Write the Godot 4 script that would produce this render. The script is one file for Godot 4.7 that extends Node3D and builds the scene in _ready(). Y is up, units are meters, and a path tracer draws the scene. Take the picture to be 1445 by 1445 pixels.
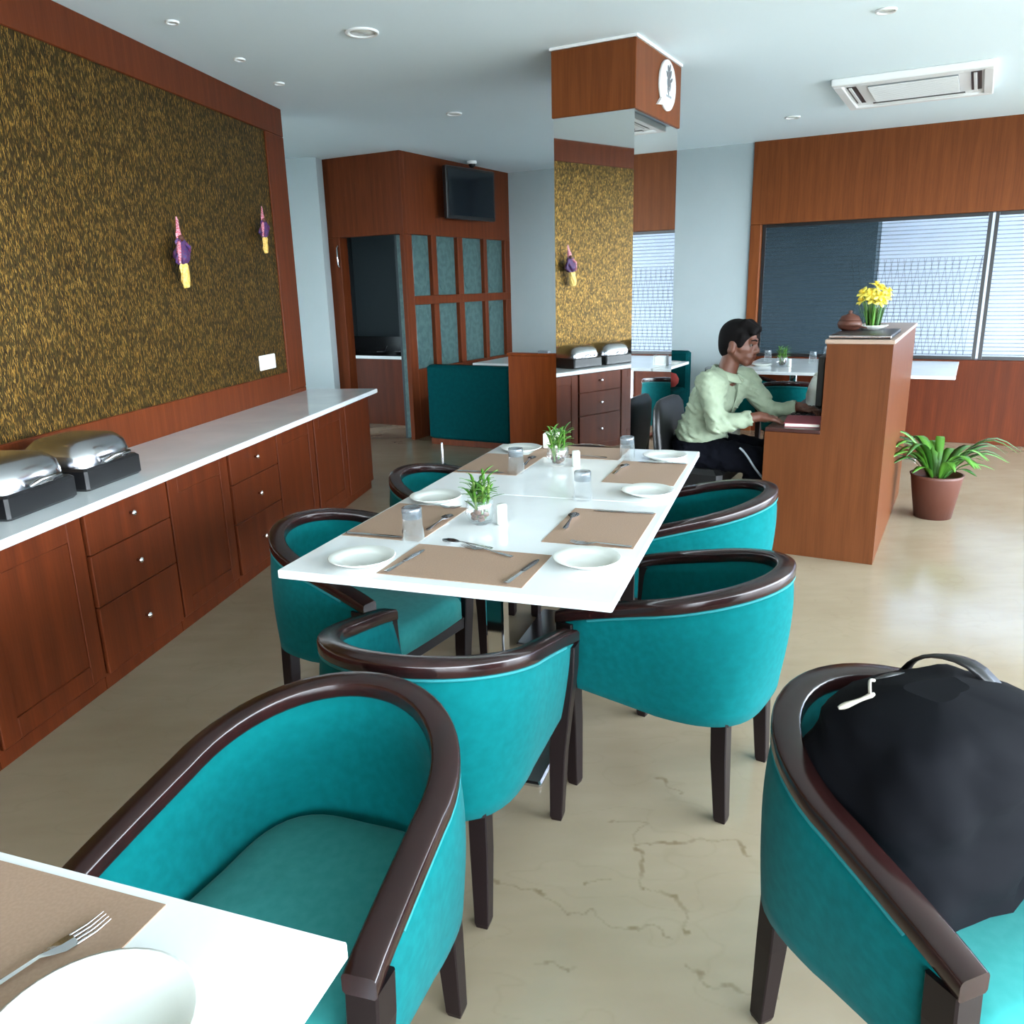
extends Node3D
# A restaurant dining room: camera, sky and exposure first, then the shell, then the objects.

const GRID := 29.31      # the room's own axes, degrees clockwise from the view direction
const LEFT := 9.1        # the left wall
const TABLE := 19.17     # the long table
var names := {}
var M := {}

# ------------------------------------------------------------------ mesh building
class MB:
	var v := PackedVector3Array()
	var g := PackedInt32Array()
	func piece(t: PackedVector3Array, groups: PackedInt32Array, xf: Transform3D) -> void:
		var vol := 0.0
		for i in range(0, t.size(), 3):
			vol += t[i].dot(t[i + 1].cross(t[i + 2]))
		for i in range(0, t.size(), 3):
			v.append(xf * t[i])
			if vol > 0.0:
				v.append(xf * t[i + 2]); v.append(xf * t[i + 1])
			else:
				v.append(xf * t[i + 1]); v.append(xf * t[i + 2])
			g.append(groups[i / 3])
	func mesh(mat: Material) -> ArrayMesh:
		var st := SurfaceTool.new()
		st.begin(Mesh.PRIMITIVE_TRIANGLES)
		for i in g.size():
			st.set_smooth_group(g[i])
			for k in 3:
				st.add_vertex(v[i * 3 + k])
		st.index()
		st.generate_normals()
		st.set_material(mat)
		return st.commit()

const ID := Transform3D.IDENTITY
const FLAT := 0xFFFFFFFF

func quad(t: PackedVector3Array, gr: PackedInt32Array, a: Vector3, b: Vector3, c: Vector3, d: Vector3, k: int) -> void:
	if not (a.is_equal_approx(b) or b.is_equal_approx(c)):
		t.append(a); t.append(b); t.append(c); gr.append(k)
	if not (c.is_equal_approx(d) or a.is_equal_approx(d)):
		t.append(a); t.append(c); t.append(d); gr.append(k)

# a box with chamfered edges
func box(mb: MB, lo: Vector3, hi: Vector3, bev := 0.0, xf := ID) -> void:
	var c := (lo + hi) / 2.0
	var h := (hi - lo) / 2.0
	bev = minf(bev, minf(h.x, minf(h.y, h.z)) * 0.9)
	var rings: Array = []
	var prof: Array = [[-h.y, bev], [h.y, bev]]
	if bev > 0.0:
		prof = [[-h.y, bev], [-h.y + bev, 0.0], [h.y - bev, 0.0], [h.y, bev]]
	for p in prof:
		var y: float = p[0]
		var x := h.x - float(p[1])
		var z := h.z - float(p[1])
		var k := bev
		if bev > 0.0:
			rings.append(PackedVector3Array([c + Vector3(-x + k, y, -z), c + Vector3(x - k, y, -z), c + Vector3(x, y, -z + k), c + Vector3(x, y, z - k), c + Vector3(x - k, y, z), c + Vector3(-x + k, y, z), c + Vector3(-x, y, z - k), c + Vector3(-x, y, -z + k)]))
		else:
			rings.append(PackedVector3Array([c + Vector3(-x, y, -z), c + Vector3(x, y, -z), c + Vector3(x, y, z), c + Vector3(-x, y, z)]))
	loft(mb, rings, FLAT, true, xf)

# closed rings joined one to the next
func loft(mb: MB, rings: Array, group := 1, caps := true, xf := ID, closed := false) -> void:
	var t := PackedVector3Array()
	var gr := PackedInt32Array()
	var n: int = rings[0].size()
	var m := rings.size() if closed else rings.size() - 1
	for i in m:
		var a: PackedVector3Array = rings[i]
		var b: PackedVector3Array = rings[(i + 1) % rings.size()]
		for j in n:
			quad(t, gr, a[j], a[(j + 1) % n], b[(j + 1) % n], b[j], group)
	if caps and not closed:
		for e in [0, rings.size() - 1]:
			var r: PackedVector3Array = rings[e]
			var c := Vector3.ZERO
			for p in r:
				c += p
			c /= n
			for j in n:
				if e == 0:
					t.append(c); t.append(r[(j + 1) % n]); t.append(r[j])
				else:
					t.append(c); t.append(r[j]); t.append(r[(j + 1) % n])
				gr.append(FLAT)
	mb.piece(t, gr, xf)

func circle(c: Vector3, r: float, n := 16) -> PackedVector3Array:
	var o := PackedVector3Array()
	for i in n:
		var a := TAU * i / n
		o.append(c + Vector3(cos(a) * r, 0, sin(a) * r))
	return o

# profile: Vector2(radius, height) from one end to the other; a sharp step repeats its point
func lathe(mb: MB, prof: Array, n := 20, xf := ID, closed := false) -> void:
	var rings: Array = []
	for p in prof:
		rings.append(circle(Vector3(0, p.y, 0), maxf(p.x, 0.0002), n))
	loft(mb, rings, 1, not closed, xf, closed)

func tube(mb: MB, pts: Array, rad: Variant, n := 8, flat := 1.0, xf := ID) -> void:
	var rings: Array = []
	var up := Vector3.UP
	for i in pts.size():
		var d: Vector3 = (pts[mini(i + 1, pts.size() - 1)] - pts[maxi(i - 1, 0)]).normalized()
		if absf(d.dot(up)) > 0.95:
			up = Vector3.RIGHT if absf(d.x) < 0.8 else Vector3.BACK
		var s := d.cross(up).normalized()
		var w := s.cross(d).normalized()
		up = w
		var r: float = rad[i] if rad is Array else rad
		var ring := PackedVector3Array()
		for k in n:
			var a := TAU * k / n
			ring.append(pts[i] + s * cos(a) * r + w * sin(a) * r * flat)
		rings.append(ring)
	loft(mb, rings, 1, true, xf)

func spline(pts: Array, n: int) -> Array:
	var o: Array = []
	for i in pts.size() - 1:
		for k in n:
			var t := float(k) / n
			o.append(pts[i].cubic_interpolate(pts[i + 1], pts[maxi(i - 1, 0)], pts[mini(i + 2, pts.size() - 1)], t))
	o.append(pts[pts.size() - 1])
	return o

# a blade: a thin closed strip along a curve, width and thickness per point
func blade(mb: MB, pts: Array, wid: Array, side: Vector3, th := 0.0012, xf := ID) -> void:
	var rings: Array = []
	for i in pts.size():
		var d: Vector3 = (pts[mini(i + 1, pts.size() - 1)] - pts[maxi(i - 1, 0)]).normalized()
		var s := (side - d * side.dot(d)).normalized()
		var u := d.cross(s).normalized()
		var w: float = wid[i]
		rings.append(PackedVector3Array([pts[i] - s * w, pts[i] + u * th, pts[i] + s * w, pts[i] - u * th]))
	loft(mb, rings, 1, true, xf)

# ------------------------------------------------------------------ naming
func numbered(called: String) -> String:
	if not names.has(called):
		names[called] = 0
		return called
	names[called] += 1
	return "%s_%03d" % [called, names[called]]

func put(parent: Node, o: Node3D, called: String) -> void:
	o.name = numbered(called) if parent == self else called
	parent.add_child(o, true)

func obj(called: String, mb: MB, mat: Material, parent: Node = self) -> MeshInstance3D:
	var o := MeshInstance3D.new()
	o.mesh = mb.mesh(mat)
	put(parent, o, called)
	return o

func share(called: String, mesh: Mesh, parent: Node, xf := ID) -> MeshInstance3D:
	var o := MeshInstance3D.new()
	o.mesh = mesh
	o.transform = xf
	put(parent, o, called)
	return o

func tag(o: Node, label: String, category: String, group := "") -> void:
	o.set_meta("label", label)
	o.set_meta("category", category)
	if group:
		o.set_meta("group", group)

func thing(called: String, label: String, category: String, xf := ID, group := "") -> Node3D:
	var o := Node3D.new()
	o.transform = xf
	put(self, o, called)
	tag(o, label, category, group)
	return o

func struct(called: String, xf := ID) -> Node3D:
	var o := Node3D.new()
	o.transform = xf
	put(self, o, called)
	o.set_meta("kind", "structure")
	return o

func dup(src: Node3D, called: String, label: String, xf: Transform3D) -> Node3D:
	var o := src.duplicate() as Node3D
	o.name = numbered(called)
	add_child(o, true)
	o.transform = xf
	o.set_meta("label", label)
	return o

# a frame standing at (x, forward) on height y, its -Z pointing az degrees clockwise from the view direction
func fr(az: float, x: float, f: float, y := 0.0) -> Transform3D:
	return Transform3D(Basis(Vector3.UP, -deg_to_rad(az)), Vector3(x, y, -f))

func gridf(u := 0.0, n := 0.0, y := 0.0) -> Transform3D:      # room axes: u to the right along the back wall, n into depth
	return fr(GRID, 0, 0) * Transform3D(Basis.IDENTITY, Vector3(u, y, -n))

func wallf(s := 0.0, p := 0.0, y := 0.0) -> Transform3D:      # left wall: s along it, p out from it
	return fr(LEFT, -1.862, 4.451) * Transform3D(Basis.IDENTITY, Vector3(p, y, -s))

func tabf(x := 0.0, f := 0.0, y := 0.0, turn := 0.0) -> Transform3D:   # the long table: x across, f along
	return fr(TABLE, 0.10, 2.89) * Transform3D(Basis(Vector3.UP, deg_to_rad(-turn)), Vector3(x, y, -f))

func bx(mb: MB, x0: float, x1: float, y0: float, y1: float, f0: float, f1: float, bev := 0.0) -> void:   # f grows away from the viewer
	box(mb, Vector3(x0, y0, -f1), Vector3(x1, y1, -f0), bev)

func sbox(called: String, parent: Node, mat: Material, x0: float, x1: float, y0: float, y1: float, f0: float, f1: float, bev := 0.0) -> MeshInstance3D:
	var mb := MB.new()
	bx(mb, x0, x1, y0, y1, f0, f1, bev)
	return obj(called, mb, mat, parent)

# ------------------------------------------------------------------ materials
func mat(c: Color, rough := 0.6, metal := 0.0) -> StandardMaterial3D:
	var m := StandardMaterial3D.new()
	m.albedo_color = c
	m.roughness = rough
	m.metallic = metal
	return m

func tri(m: StandardMaterial3D, tex: Texture2D, scale: float) -> StandardMaterial3D:
	m.albedo_texture = tex
	m.uv1_triplanar = true
	m.uv1_scale = Vector3.ONE * scale
	return m

func rgb(r: int, g: int, b: int) -> Color:
	return Color8(r, g, b)

func noise(freq: float, seed_: int, oct := 3) -> FastNoiseLite:
	var n := FastNoiseLite.new()
	n.seed = seed_
	n.frequency = freq
	n.fractal_octaves = oct
	return n

# veneer: grain running up the image, darker and lighter bands
func wood_tex(base: Color, dark: Color, seed_: int, strength := 1.0) -> Texture2D:
	var w := 512
	var img := Image.create(w, w, false, Image.FORMAT_RGB8)
	var a := noise(0.02, seed_, 3)
	var b := noise(0.16, seed_ + 1, 2)
	for y in w:
		for x in w:
			var fx := absf(x - w / 2.0)
			var fy := absf(y - w / 2.0)
			var k := 0.5 + 0.55 * a.get_noise_2d(fx, fy * 0.09) + 0.3 * b.get_noise_2d(fx, fy * 0.03)
			img.set_pixel(x, y, base.lerp(dark, clampf(k * strength, 0.0, 1.0)))
	img.generate_mipmaps()
	return ImageTexture.create_from_image(img)

func blotch_tex(a: Color, b: Color, freq: float, seed_: int, w := 256, sharp := 1.0) -> Texture2D:
	var n := noise(freq, seed_, 4)
	var src := n.get_seamless_image(w, w)
	var img := Image.create(w, w, false, Image.FORMAT_RGB8)
	for y in w:
		for x in w:
			var k := clampf((src.get_pixel(x, y).r - 0.5) * sharp + 0.5, 0.0, 1.0)
			img.set_pixel(x, y, a.lerp(b, k))
	img.generate_mipmaps()
	return ImageTexture.create_from_image(img)

# woven foil wallpaper: thousands of short upright flecks in gold, olive and dark brown
func paper_tex() -> Texture2D:
	var w := 768
	var img := Image.create(w, w, false, Image.FORMAT_RGB8)
	img.fill(rgb(62, 49, 27))
	var rng := RandomNumberGenerator.new()
	rng.seed = 11
	var cols := [rgb(142, 104, 44), rgb(118, 88, 40), rgb(92, 72, 34), rgb(46, 35, 20), rgb(28, 21, 13), rgb(168, 130, 64), rgb(76, 66, 32)]
	for i in 9000:
		var x := rng.randi_range(0, w - 1)
		var y := rng.randi_range(0, w - 1)
		var l := rng.randi_range(14, 30)
		var lean := rng.randf_range(-0.45, 0.45)
		var c: Color = cols[rng.randi_range(0, 6)]
		for k in l:
			var wd := 3 if (k > l * 0.2 and k < l * 0.8) else 1
			for j in wd:
				img.set_pixel(posmod(x + int(k * lean) + j, w), posmod(y + k, w), c)
	img.generate_mipmaps()
	return ImageTexture.create_from_image(img)

# polished beige marble, one image over 8 m of floor; the two long veins lie where the photo shows them
func floor_tex() -> Texture2D:
	var w := 1400
	var img := Image.create(w, w, false, Image.FORMAT_RGB8)
	var base := noise(0.006, 21, 4)
	var warp := noise(0.012, 22, 3)
	var fine := noise(0.03, 23, 3)
	var a := rgb(148, 136, 115)
	var b := rgb(132, 118, 96)
	var v := rgb(104, 88, 64)
	for y in w:
		for x in w:
			var k := 0.5 + 0.6 * base.get_noise_2d(x, y) + 0.2 * fine.get_noise_2d(x * 0.6, y * 2.0)
			var r := absf(warp.get_noise_2d(x * 0.8, y * 1.6) + 0.3 * base.get_noise_2d(y, x))
			var c := a.lerp(b, clampf(k, 0.0, 1.0))
			if r < 0.03:
				c = c.lerp(v, (0.03 - r) / 0.03 * 0.10)
			img.set_pixel(x, y, c)
	var px := w / 8.0
	for line in VEINS:
		for i in line.size() - 1:
			var p: Vector2 = line[i] * px
			var q: Vector2 = line[i + 1] * px
			var steps := int(p.distance_to(q) * 2.0)
			for k in steps:
				var t := p.lerp(q, float(k) / steps)
				t += Vector2(warp.get_noise_2d(t.x * 3.0, t.y * 3.0), warp.get_noise_2d(t.y * 3.0, t.x * 3.0)) * 9.0
				var wd := 1 + int(2.0 * absf(fine.get_noise_2d(t.x, t.y)) + 0.35)
				for dy in wd:
					for dx in wd:
						var xx := posmod(int(t.x) + dx, w)
						var yy := posmod(int(t.y) + dy, w)
						var o := img.get_pixel(xx, yy)
						if o.r > v.r + 0.06:
							img.set_pixel(xx, yy, o.lerp(v, 0.2))
	img.generate_mipmaps()
	return ImageTexture.create_from_image(img)

var VEINS: Array = []

func make_materials() -> void:
	M.wood = tri(mat(Color.WHITE, 0.42), wood_tex(rgb(122, 68, 34), rgb(98, 52, 26), 3), 1.1)
	M.wood_cab = tri(mat(Color.WHITE, 0.4), wood_tex(rgb(90, 40, 18), rgb(70, 30, 14), 7), 1.1)
	M.wood_desk = tri(mat(Color.WHITE, 0.4), wood_tex(rgb(91, 51, 26), rgb(77, 41, 20), 9), 1.1)
	M.wood_low = tri(mat(Color.WHITE, 0.45), wood_tex(rgb(146, 70, 26), rgb(122, 56, 20), 19), 1.1)
	M.wood_trim = tri(mat(Color.WHITE, 0.4), wood_tex(rgb(102, 49, 24), rgb(79, 36, 17), 13), 1.1)
	for k in ["wood", "wood_cab", "wood_desk", "wood_trim", "wood_low"]:
		M[k].metallic_specular = 0.25
	M.rail = tri(mat(Color.WHITE, 0.22), wood_tex(rgb(40, 18, 17), rgb(22, 10, 10), 15), 2.0)
	M.rail.clearcoat_enabled = true
	M.rail.clearcoat = 0.25
	M.rail.clearcoat_roughness = 0.15
	M.leg = mat(rgb(19, 11, 12), 0.38)
	M.leg.metallic_specular = 0.35
	M.rail.metallic_specular = 0.4
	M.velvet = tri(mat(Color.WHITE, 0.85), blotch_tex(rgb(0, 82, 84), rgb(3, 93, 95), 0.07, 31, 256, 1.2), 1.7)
	M.velvet.metallic_specular = 0.15
	M.velvet.rim_enabled = true
	M.velvet.rim = 0.06
	M.velvet.rim_tint = 1.0
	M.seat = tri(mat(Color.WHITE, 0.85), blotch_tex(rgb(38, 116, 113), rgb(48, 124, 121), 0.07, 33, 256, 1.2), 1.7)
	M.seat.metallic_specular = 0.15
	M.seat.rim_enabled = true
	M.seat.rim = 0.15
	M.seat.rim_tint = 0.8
	M.piping = mat(rgb(10, 108, 112), 0.8)
	M.sofa = tri(mat(Color.WHITE, 0.8), blotch_tex(rgb(0, 52, 55), rgb(1, 60, 63), 0.05, 35), 1.5)
	M.sofa.metallic_specular = 0.15
	M.white_wall = tri(mat(Color.WHITE, 0.8), blotch_tex(rgb(162, 175, 177), rgb(168, 180, 182), 0.01, 41), 0.5)
	M.ceiling = mat(rgb(226, 242, 248), 0.7)
	M.marble = tri(mat(Color.WHITE, 0.12), blotch_tex(rgb(222, 226, 226), rgb(212, 217, 217), 0.012, 43), 0.9)
	M.counter = tri(mat(Color.WHITE, 0.07), blotch_tex(rgb(214, 220, 220), rgb(202, 210, 211), 0.012, 44), 0.9)
	M.china = mat(rgb(212, 216, 210), 0.15)
	M.paper = tri(mat(Color.WHITE, 0.45, 0.6), paper_tex(), 1.15)
	M.paper.metallic_specular = 0.2
	M.mat = tri(mat(Color.WHITE, 0.75), blotch_tex(rgb(150, 124, 104), rgb(141, 116, 96), 0.2, 45, 256, 1.5), 3.0)
	M.steel = mat(rgb(200, 200, 204), 0.2, 1.0)
	M.chrome = mat(rgb(225, 228, 232), 0.08, 1.0)
	M.mirror = mat(rgb(222, 226, 226), 0.02, 1.0)
	M.black = mat(rgb(18, 18, 20), 0.35)
	M.black_cloth = mat(rgb(9, 10, 14), 0.85)
	M.black_cloth.metallic_specular = 0.2
	M.leather = mat(rgb(9, 9, 10), 0.42)
	M.white_plastic = mat(rgb(232, 234, 234), 0.35)
	M.screen = mat(rgb(16, 22, 28), 0.12)
	M.glass = mat(Color(0.6, 0.7, 0.72, 0.05), 0.03)
	M.glass.transparency = BaseMaterial3D.TRANSPARENCY_ALPHA
	M.tumbler = mat(Color(0.55, 0.62, 0.64, 0.06), 0.03)
	M.tumbler.transparency = BaseMaterial3D.TRANSPARENCY_ALPHA
	M.tumbler_base = mat(Color(0.32, 0.38, 0.42, 0.4), 0.05)
	M.tumbler_base.transparency = BaseMaterial3D.TRANSPARENCY_ALPHA
	M.water = mat(Color(0.4, 0.5, 0.4, 0.06), 0.02)
	M.water.transparency = BaseMaterial3D.TRANSPARENCY_ALPHA
	M.pane = mat(Color(0.34, 0.43, 0.48, 0.10), 0.03)
	M.pane.metallic_specular = 0.08
	M.pane.transparency = BaseMaterial3D.TRANSPARENCY_ALPHA
	M.film = mat(Color(0.20, 0.27, 0.31, 0.3), 0.6)
	M.film.metallic_specular = 0.1
	M.film.transparency = BaseMaterial3D.TRANSPARENCY_ALPHA
	M.frost = tri(mat(Color.WHITE, 0.35), blotch_tex(rgb(54, 80, 80), rgb(70, 96, 94), 0.03, 47, 256, 2.5), 1.6)
	M.leaf = mat(rgb(66, 116, 30), 0.5)
	M.leaf.backlight = Color(0.16, 0.28, 0.05)
	M.leaf_dark = mat(rgb(40, 84, 22), 0.5)
	M.leaf_dark.backlight = Color(0.1, 0.2, 0.04)
	M.stem = mat(rgb(84, 112, 38), 0.5)
	M.pebble = tri(mat(Color.WHITE, 0.6), blotch_tex(rgb(112, 66, 36), rgb(66, 36, 20), 0.12, 49, 128, 3.0), 9.0)
	M.yellow = mat(rgb(226, 210, 84), 0.5)
	M.yellow.backlight = Color(0.5, 0.45, 0.1)
	M.yellow_deep = mat(rgb(216, 184, 44), 0.5)
	M.ledge = mat(rgb(150, 128, 112), 0.35)
	M.terracotta = mat(rgb(74, 36, 22), 0.6)
	M.red_cloth = mat(rgb(150, 52, 46), 0.8)
	M.purple_cloth = tri(mat(Color.WHITE, 0.6), blotch_tex(rgb(92, 36, 78), rgb(48, 40, 96), 0.06, 51, 128, 4.0), 8.0)
	M.red_sparkle = tri(mat(Color.WHITE, 0.5), blotch_tex(rgb(170, 50, 70), rgb(210, 170, 180), 0.09, 53, 128, 3.0), 8.0)
	M.gold_cloth = tri(mat(Color.WHITE, 0.55), blotch_tex(rgb(214, 170, 70), rgb(232, 200, 120), 0.06, 55, 128, 3.0), 6.0)
	M.book = mat(rgb(130, 44, 56), 0.55)
	M.pull = mat(rgb(150, 144, 132), 0.4)
	M.page = mat(rgb(222, 220, 210), 0.8)
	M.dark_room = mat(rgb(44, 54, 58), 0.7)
	M.granite = mat(rgb(24, 24, 26), 0.2)
	M.concrete = mat(rgb(150, 152, 150), 0.9)
	M.facade = mat(rgb(30, 46, 54), 0.9)
	M.facade_pale = mat(rgb(206, 216, 232), 0.9)
	M.skin = tri(mat(Color.WHITE, 0.55), blotch_tex(rgb(92, 54, 38), rgb(82, 47, 33), 0.04, 57, 128), 5.0)
	M.shirt = tri(mat(Color.WHITE, 0.8), blotch_tex(rgb(136, 148, 126), rgb(122, 135, 114), 0.05, 59, 128), 4.0)
	M.trouser = mat(rgb(11, 12, 18), 0.9)
	M.trouser.metallic_specular = 0.15
	M.hair = mat(rgb(9, 7, 7), 0.75)
	M.hair.metallic_specular = 0.2
	M.lips = mat(rgb(74, 34, 28), 0.5)
	M.eye = mat(rgb(84, 74, 68), 0.6)
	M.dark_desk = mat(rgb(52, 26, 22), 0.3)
	M.sign_grey = mat(rgb(96, 98, 102), 0.5)
	M.grille = mat(rgb(120, 128, 134), 0.6)
	M.floor = mat(Color.WHITE, 0.16)
	M.floor.albedo_texture = floor_tex()

# ------------------------------------------------------------------ the shell
func build_shell() -> void:
	# floor: one slab whose top carries the marble image, 8 m to a repeat
	var st := SurfaceTool.new()
	st.begin(Mesh.PRIMITIVE_TRIANGLES)
	var c := [Vector3(-9, 0, 8), Vector3(-9, 0, -14), Vector3(10, 0, -14), Vector3(10, 0, 8)]
	for k in [0, 1, 2, 0, 2, 3]:
		var p: Vector3 = c[k]
		st.set_normal(Vector3.UP)
		st.set_uv(Vector2(p.x / 8.0 + 0.5, -p.z / 8.0))
		st.add_vertex(p)
	st.set_material(M.floor)
	var fl := MeshInstance3D.new()
	fl.mesh = st.commit()
	var fn := struct("floor")
	fl.name = "marble_surface"
	fn.add_child(fl)
	sbox("slab", fn, M.concrete, -9, 10, -0.2, -0.004, -8, 14)
	var ce := struct("ceiling", gridf())
	sbox("plaster_slab", ce, M.ceiling, -10, 3.98, 2.74, 2.95, -6.2, 10.6)

	# left wall: timber frame round a field of foil wallpaper
	var lw := struct("wall_left", wallf())
	sbox("masonry", lw, M.white_wall, -0.3, -0.03, 0, 2.74, -9.6, 1.88)
	sbox("wallpaper_panel", lw, M.paper, -0.03, -0.012, 0.9, 2.58, -9.6, 1.62)
	sbox("top_frame_board", lw, M.wood_trim, -0.03, 0.0, 2.555, 2.74, -9.6, 1.895, 0.004)
	sbox("side_frame_board", lw, M.wood_trim, -0.3, 0.0, 0.79, 2.554, 1.6, 1.895, 0.004)
	sbox("bottom_frame_board", lw, M.wood_trim, -0.03, 0.0, 0.0, 0.93, -9.6, 1.599, 0.004)
	sbox("side_frame_board", lw, M.wood_trim, -0.3, 0.0, 0.0, 0.789, 1.6, 1.895, 0.004)

	# the passage beyond the left wall: white return wall beside the doorway block
	var cw := struct("wall_passage", fr(LEFT, -1.856, 8.523))
	sbox("masonry", cw, M.white_wall, -2.2, 0.045, 0, 2.74, 0.0, 0.2)
	sbox("side_masonry", cw, M.white_wall, -2.2, -2.0, 0, 2.74, -3.4, 0.0)

	# doorway block, left face: local x runs from the near corner to the left end
	var dw := struct("wall_doorway", gridf(-4.865, 6.69))
	# its left face runs from the corner at 0 leftwards (negative u)
	sbox("fascia_panel", dw, M.wood_trim, -0.95, 0.0, 2.0, 2.74, 0.0, 0.06, 0.003)
	sbox("door_jamb", dw, M.wood_trim, -0.95, -0.795, 0.0, 2.0, 0.0, 0.12, 0.003)
	sbox("door_jamb", dw, M.wood_trim, -0.05, 0.0, 0.0, 2.0, 0.0, 0.12, 0.003)
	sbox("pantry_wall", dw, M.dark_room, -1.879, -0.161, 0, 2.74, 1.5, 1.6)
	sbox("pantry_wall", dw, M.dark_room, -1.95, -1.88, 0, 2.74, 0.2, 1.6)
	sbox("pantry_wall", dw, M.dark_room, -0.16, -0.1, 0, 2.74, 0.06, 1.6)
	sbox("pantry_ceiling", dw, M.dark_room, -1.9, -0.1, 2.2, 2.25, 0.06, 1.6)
	var gd := sbox("glass_door_leaf", dw, M.frost, -0.105, -0.06, 0.02, 1.99, 0.02, 0.05, 0.002)
	gd.set_meta("label", "narrow frosted glass door leaf edge")
	var hb := MB.new()
	tube(hb, [Vector3(-0.81, 1.72, 0.012), Vector3(-0.81, 1.74, 0.03), Vector3(-0.81, 1.9, 0.03), Vector3(-0.81, 1.92, 0.012)], 0.008)
	obj("door_handle", hb, M.chrome, dw)

	# doorway block, right face: timber lattice with eight frosted panes
	var la := struct("wall_alcove", gridf(-4.865, 6.69))
	sbox("fascia_panel", la, M.wood_trim, -0.06, 0.0, 2.0, 2.74, 0.061, 2.09, 0.003)
	sbox("base_panel", la, M.wood_trim, -0.06, 0.0, 0.0, 0.7, 0.121, 2.09, 0.003)
	sbox("mid_rail", la, M.wood_trim, -0.06, 0.0, 1.335, 1.42, 0.121, 2.09, 0.003)
	var xs := [0.121, 0.10, 0.465, 0.555, 0.95, 1.05, 1.49, 1.56, 1.97, 2.09]
	for i in range(0, 10, 2):
		sbox("stile", la, M.wood_trim, -0.06, 0.0, 0.7, 1.335, xs[i] if i > 0 else 0.121, xs[i + 1] if i > 0 else 0.13, 0.003)
		sbox("stile", la, M.wood_trim, -0.06, 0.0, 1.42, 2.0, xs[i] if i > 0 else 0.121, xs[i + 1] if i > 0 else 0.13, 0.003)
	for r in [[0.7, 1.335], [1.42, 2.0]]:
		for i in 4:
			var x0: float = [0.13, 0.555, 1.05, 1.56][i]
			var x1: float = [0.465, 0.95, 1.49, 1.97][i]
			if i > 0:
				x0 = [0.0, 0.555, 1.05, 1.56][i]
			sbox("frosted_pane", la, M.frost, -0.055, -0.045, r[0], r[1], x0, x1)
			# each pane bears a raised oval of paler glass
			var ov := MB.new()
			var rr: Array = []
			for q in [[1.0, -0.047], [1.0, -0.041], [0.94, -0.039]]:
				var ring := PackedVector3Array()
				for k in 24:
					var a := TAU * k / 24
					var ca := cos(a)
					var sa := sin(a)
					ring.append(Vector3(q[1], (r[0] + r[1]) / 2 + signf(sa) * pow(absf(sa), 0.6) * (r[1] - r[0]) * 0.44 * q[0], -((x0 + x1) / 2 + signf(ca) * pow(absf(ca), 0.7) * (x1 - x0) * 0.34 * q[0])))
				rr.append(ring)
			loft(ov, rr, FLAT)
			obj("oval_motif", ov, M.frost, la)

	# white back wall in two planes (the step is behind the column), then the glazed right part
	var bw := struct("wall_back", gridf())
	sbox("masonry", bw, M.white_wall, -4.93, -3.4, 0, 2.74, 8.78, 9.0)
	sbox("masonry", bw, M.white_wall, -3.5, -1.99, 0, 2.74, 8.43, 9.0)
	var rw := struct("wall_right", gridf())
	sbox("fascia_panel", rw, M.wood, -1.99, 3.98, 2.0, 2.74, 8.40, 8.6, 0.003)
	sbox("jamb_board", rw, M.wood, -1.99, -1.89, 0.0, 1.999, 8.40, 8.6, 0.003)
	sbox("sill_panel", rw, M.wood_cab, -1.889, 3.98, 0.0, 0.75, 8.42, 8.6, 0.003)
	for k in 3:
		var wn := struct("window_%d" % (k + 1), gridf())
		var a := -1.885 + k * 1.95
		var b := a + 1.93
		for e in [[a, a + 0.03, 0.75, 2.0], [b - 0.03, b, 0.75, 2.0], [a + 0.031, b - 0.031, 0.75, 0.78], [a + 0.031, b - 0.031, 1.97, 2.0]]:
			sbox("window_frame", wn, M.black, e[0], e[1], e[2], e[3], 8.46, 8.5)
		sbox("pane", wn, M.pane, a + 0.03, b - 0.03, 0.78, 1.97, 8.478, 8.484)
		# etched film: level lines over the whole pane, a diamond lattice in one part of it
		var fm := MB.new()
		var y := 0.79
		while y < 1.96:
			bx(fm, a + 0.031, b - 0.031, y, y + 0.010, 8.474, 8.476)
			y += 0.034
		var film := obj("film_stripes", fm, M.film, wn)
		film.set_meta("kind", "stuff")
		var dm := MB.new()
		for d in 18:
			for sgn in [-1.0, 1.0]:
				var cx := a + 0.95 + d * 0.055
				if cx > b - 0.05:
					continue
				var lean := 0.12
				var h := 0.85
				tube(dm, [Vector3(cx, 0.79, -8.472), Vector3(clampf(cx + sgn * lean, a + 0.04, b - 0.04), 0.79 + h, -8.472)], 0.003, 4)
		var dl := obj("film_lattice", dm, M.film, wn)
		dl.set_meta("kind", "stuff")

	# glazed street front on the right, out of the picture, and the glazed wall behind the camera
	var gf := struct("wall_street", gridf())
	sbox("sill", gf, M.white_wall, 3.75, 3.98, 0, 0.12, -6.2, 8.6)
	sbox("lintel", gf, M.white_wall, 3.75, 3.98, 2.62, 2.74, -6.2, 8.6)
	for k in 8:
		sbox("mullion", gf, M.white_wall, 3.8, 3.9, 0.12, 2.62, -6.2 + k * 2.1, -6.12 + k * 2.1)
	var rr2 := struct("wall_rear", gridf())
	sbox("masonry", rr2, M.white_wall, -6.2, 1.0, 0, 2.74, -6.2, -6.0)
	sbox("sill", rr2, M.white_wall, 1.0, 3.75, 0, 0.12, -6.2, -6.0)
	sbox("lintel", rr2, M.white_wall, 1.0, 3.75, 2.62, 2.74, -6.2, -6.0)
	sbox("mullion", rr2, M.white_wall, 2.33, 2.43, 0.12, 2.62, -6.15, -6.05)
	# outside: paving and the blank house wall across the lane
	var gr := struct("ground_outside")
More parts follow.
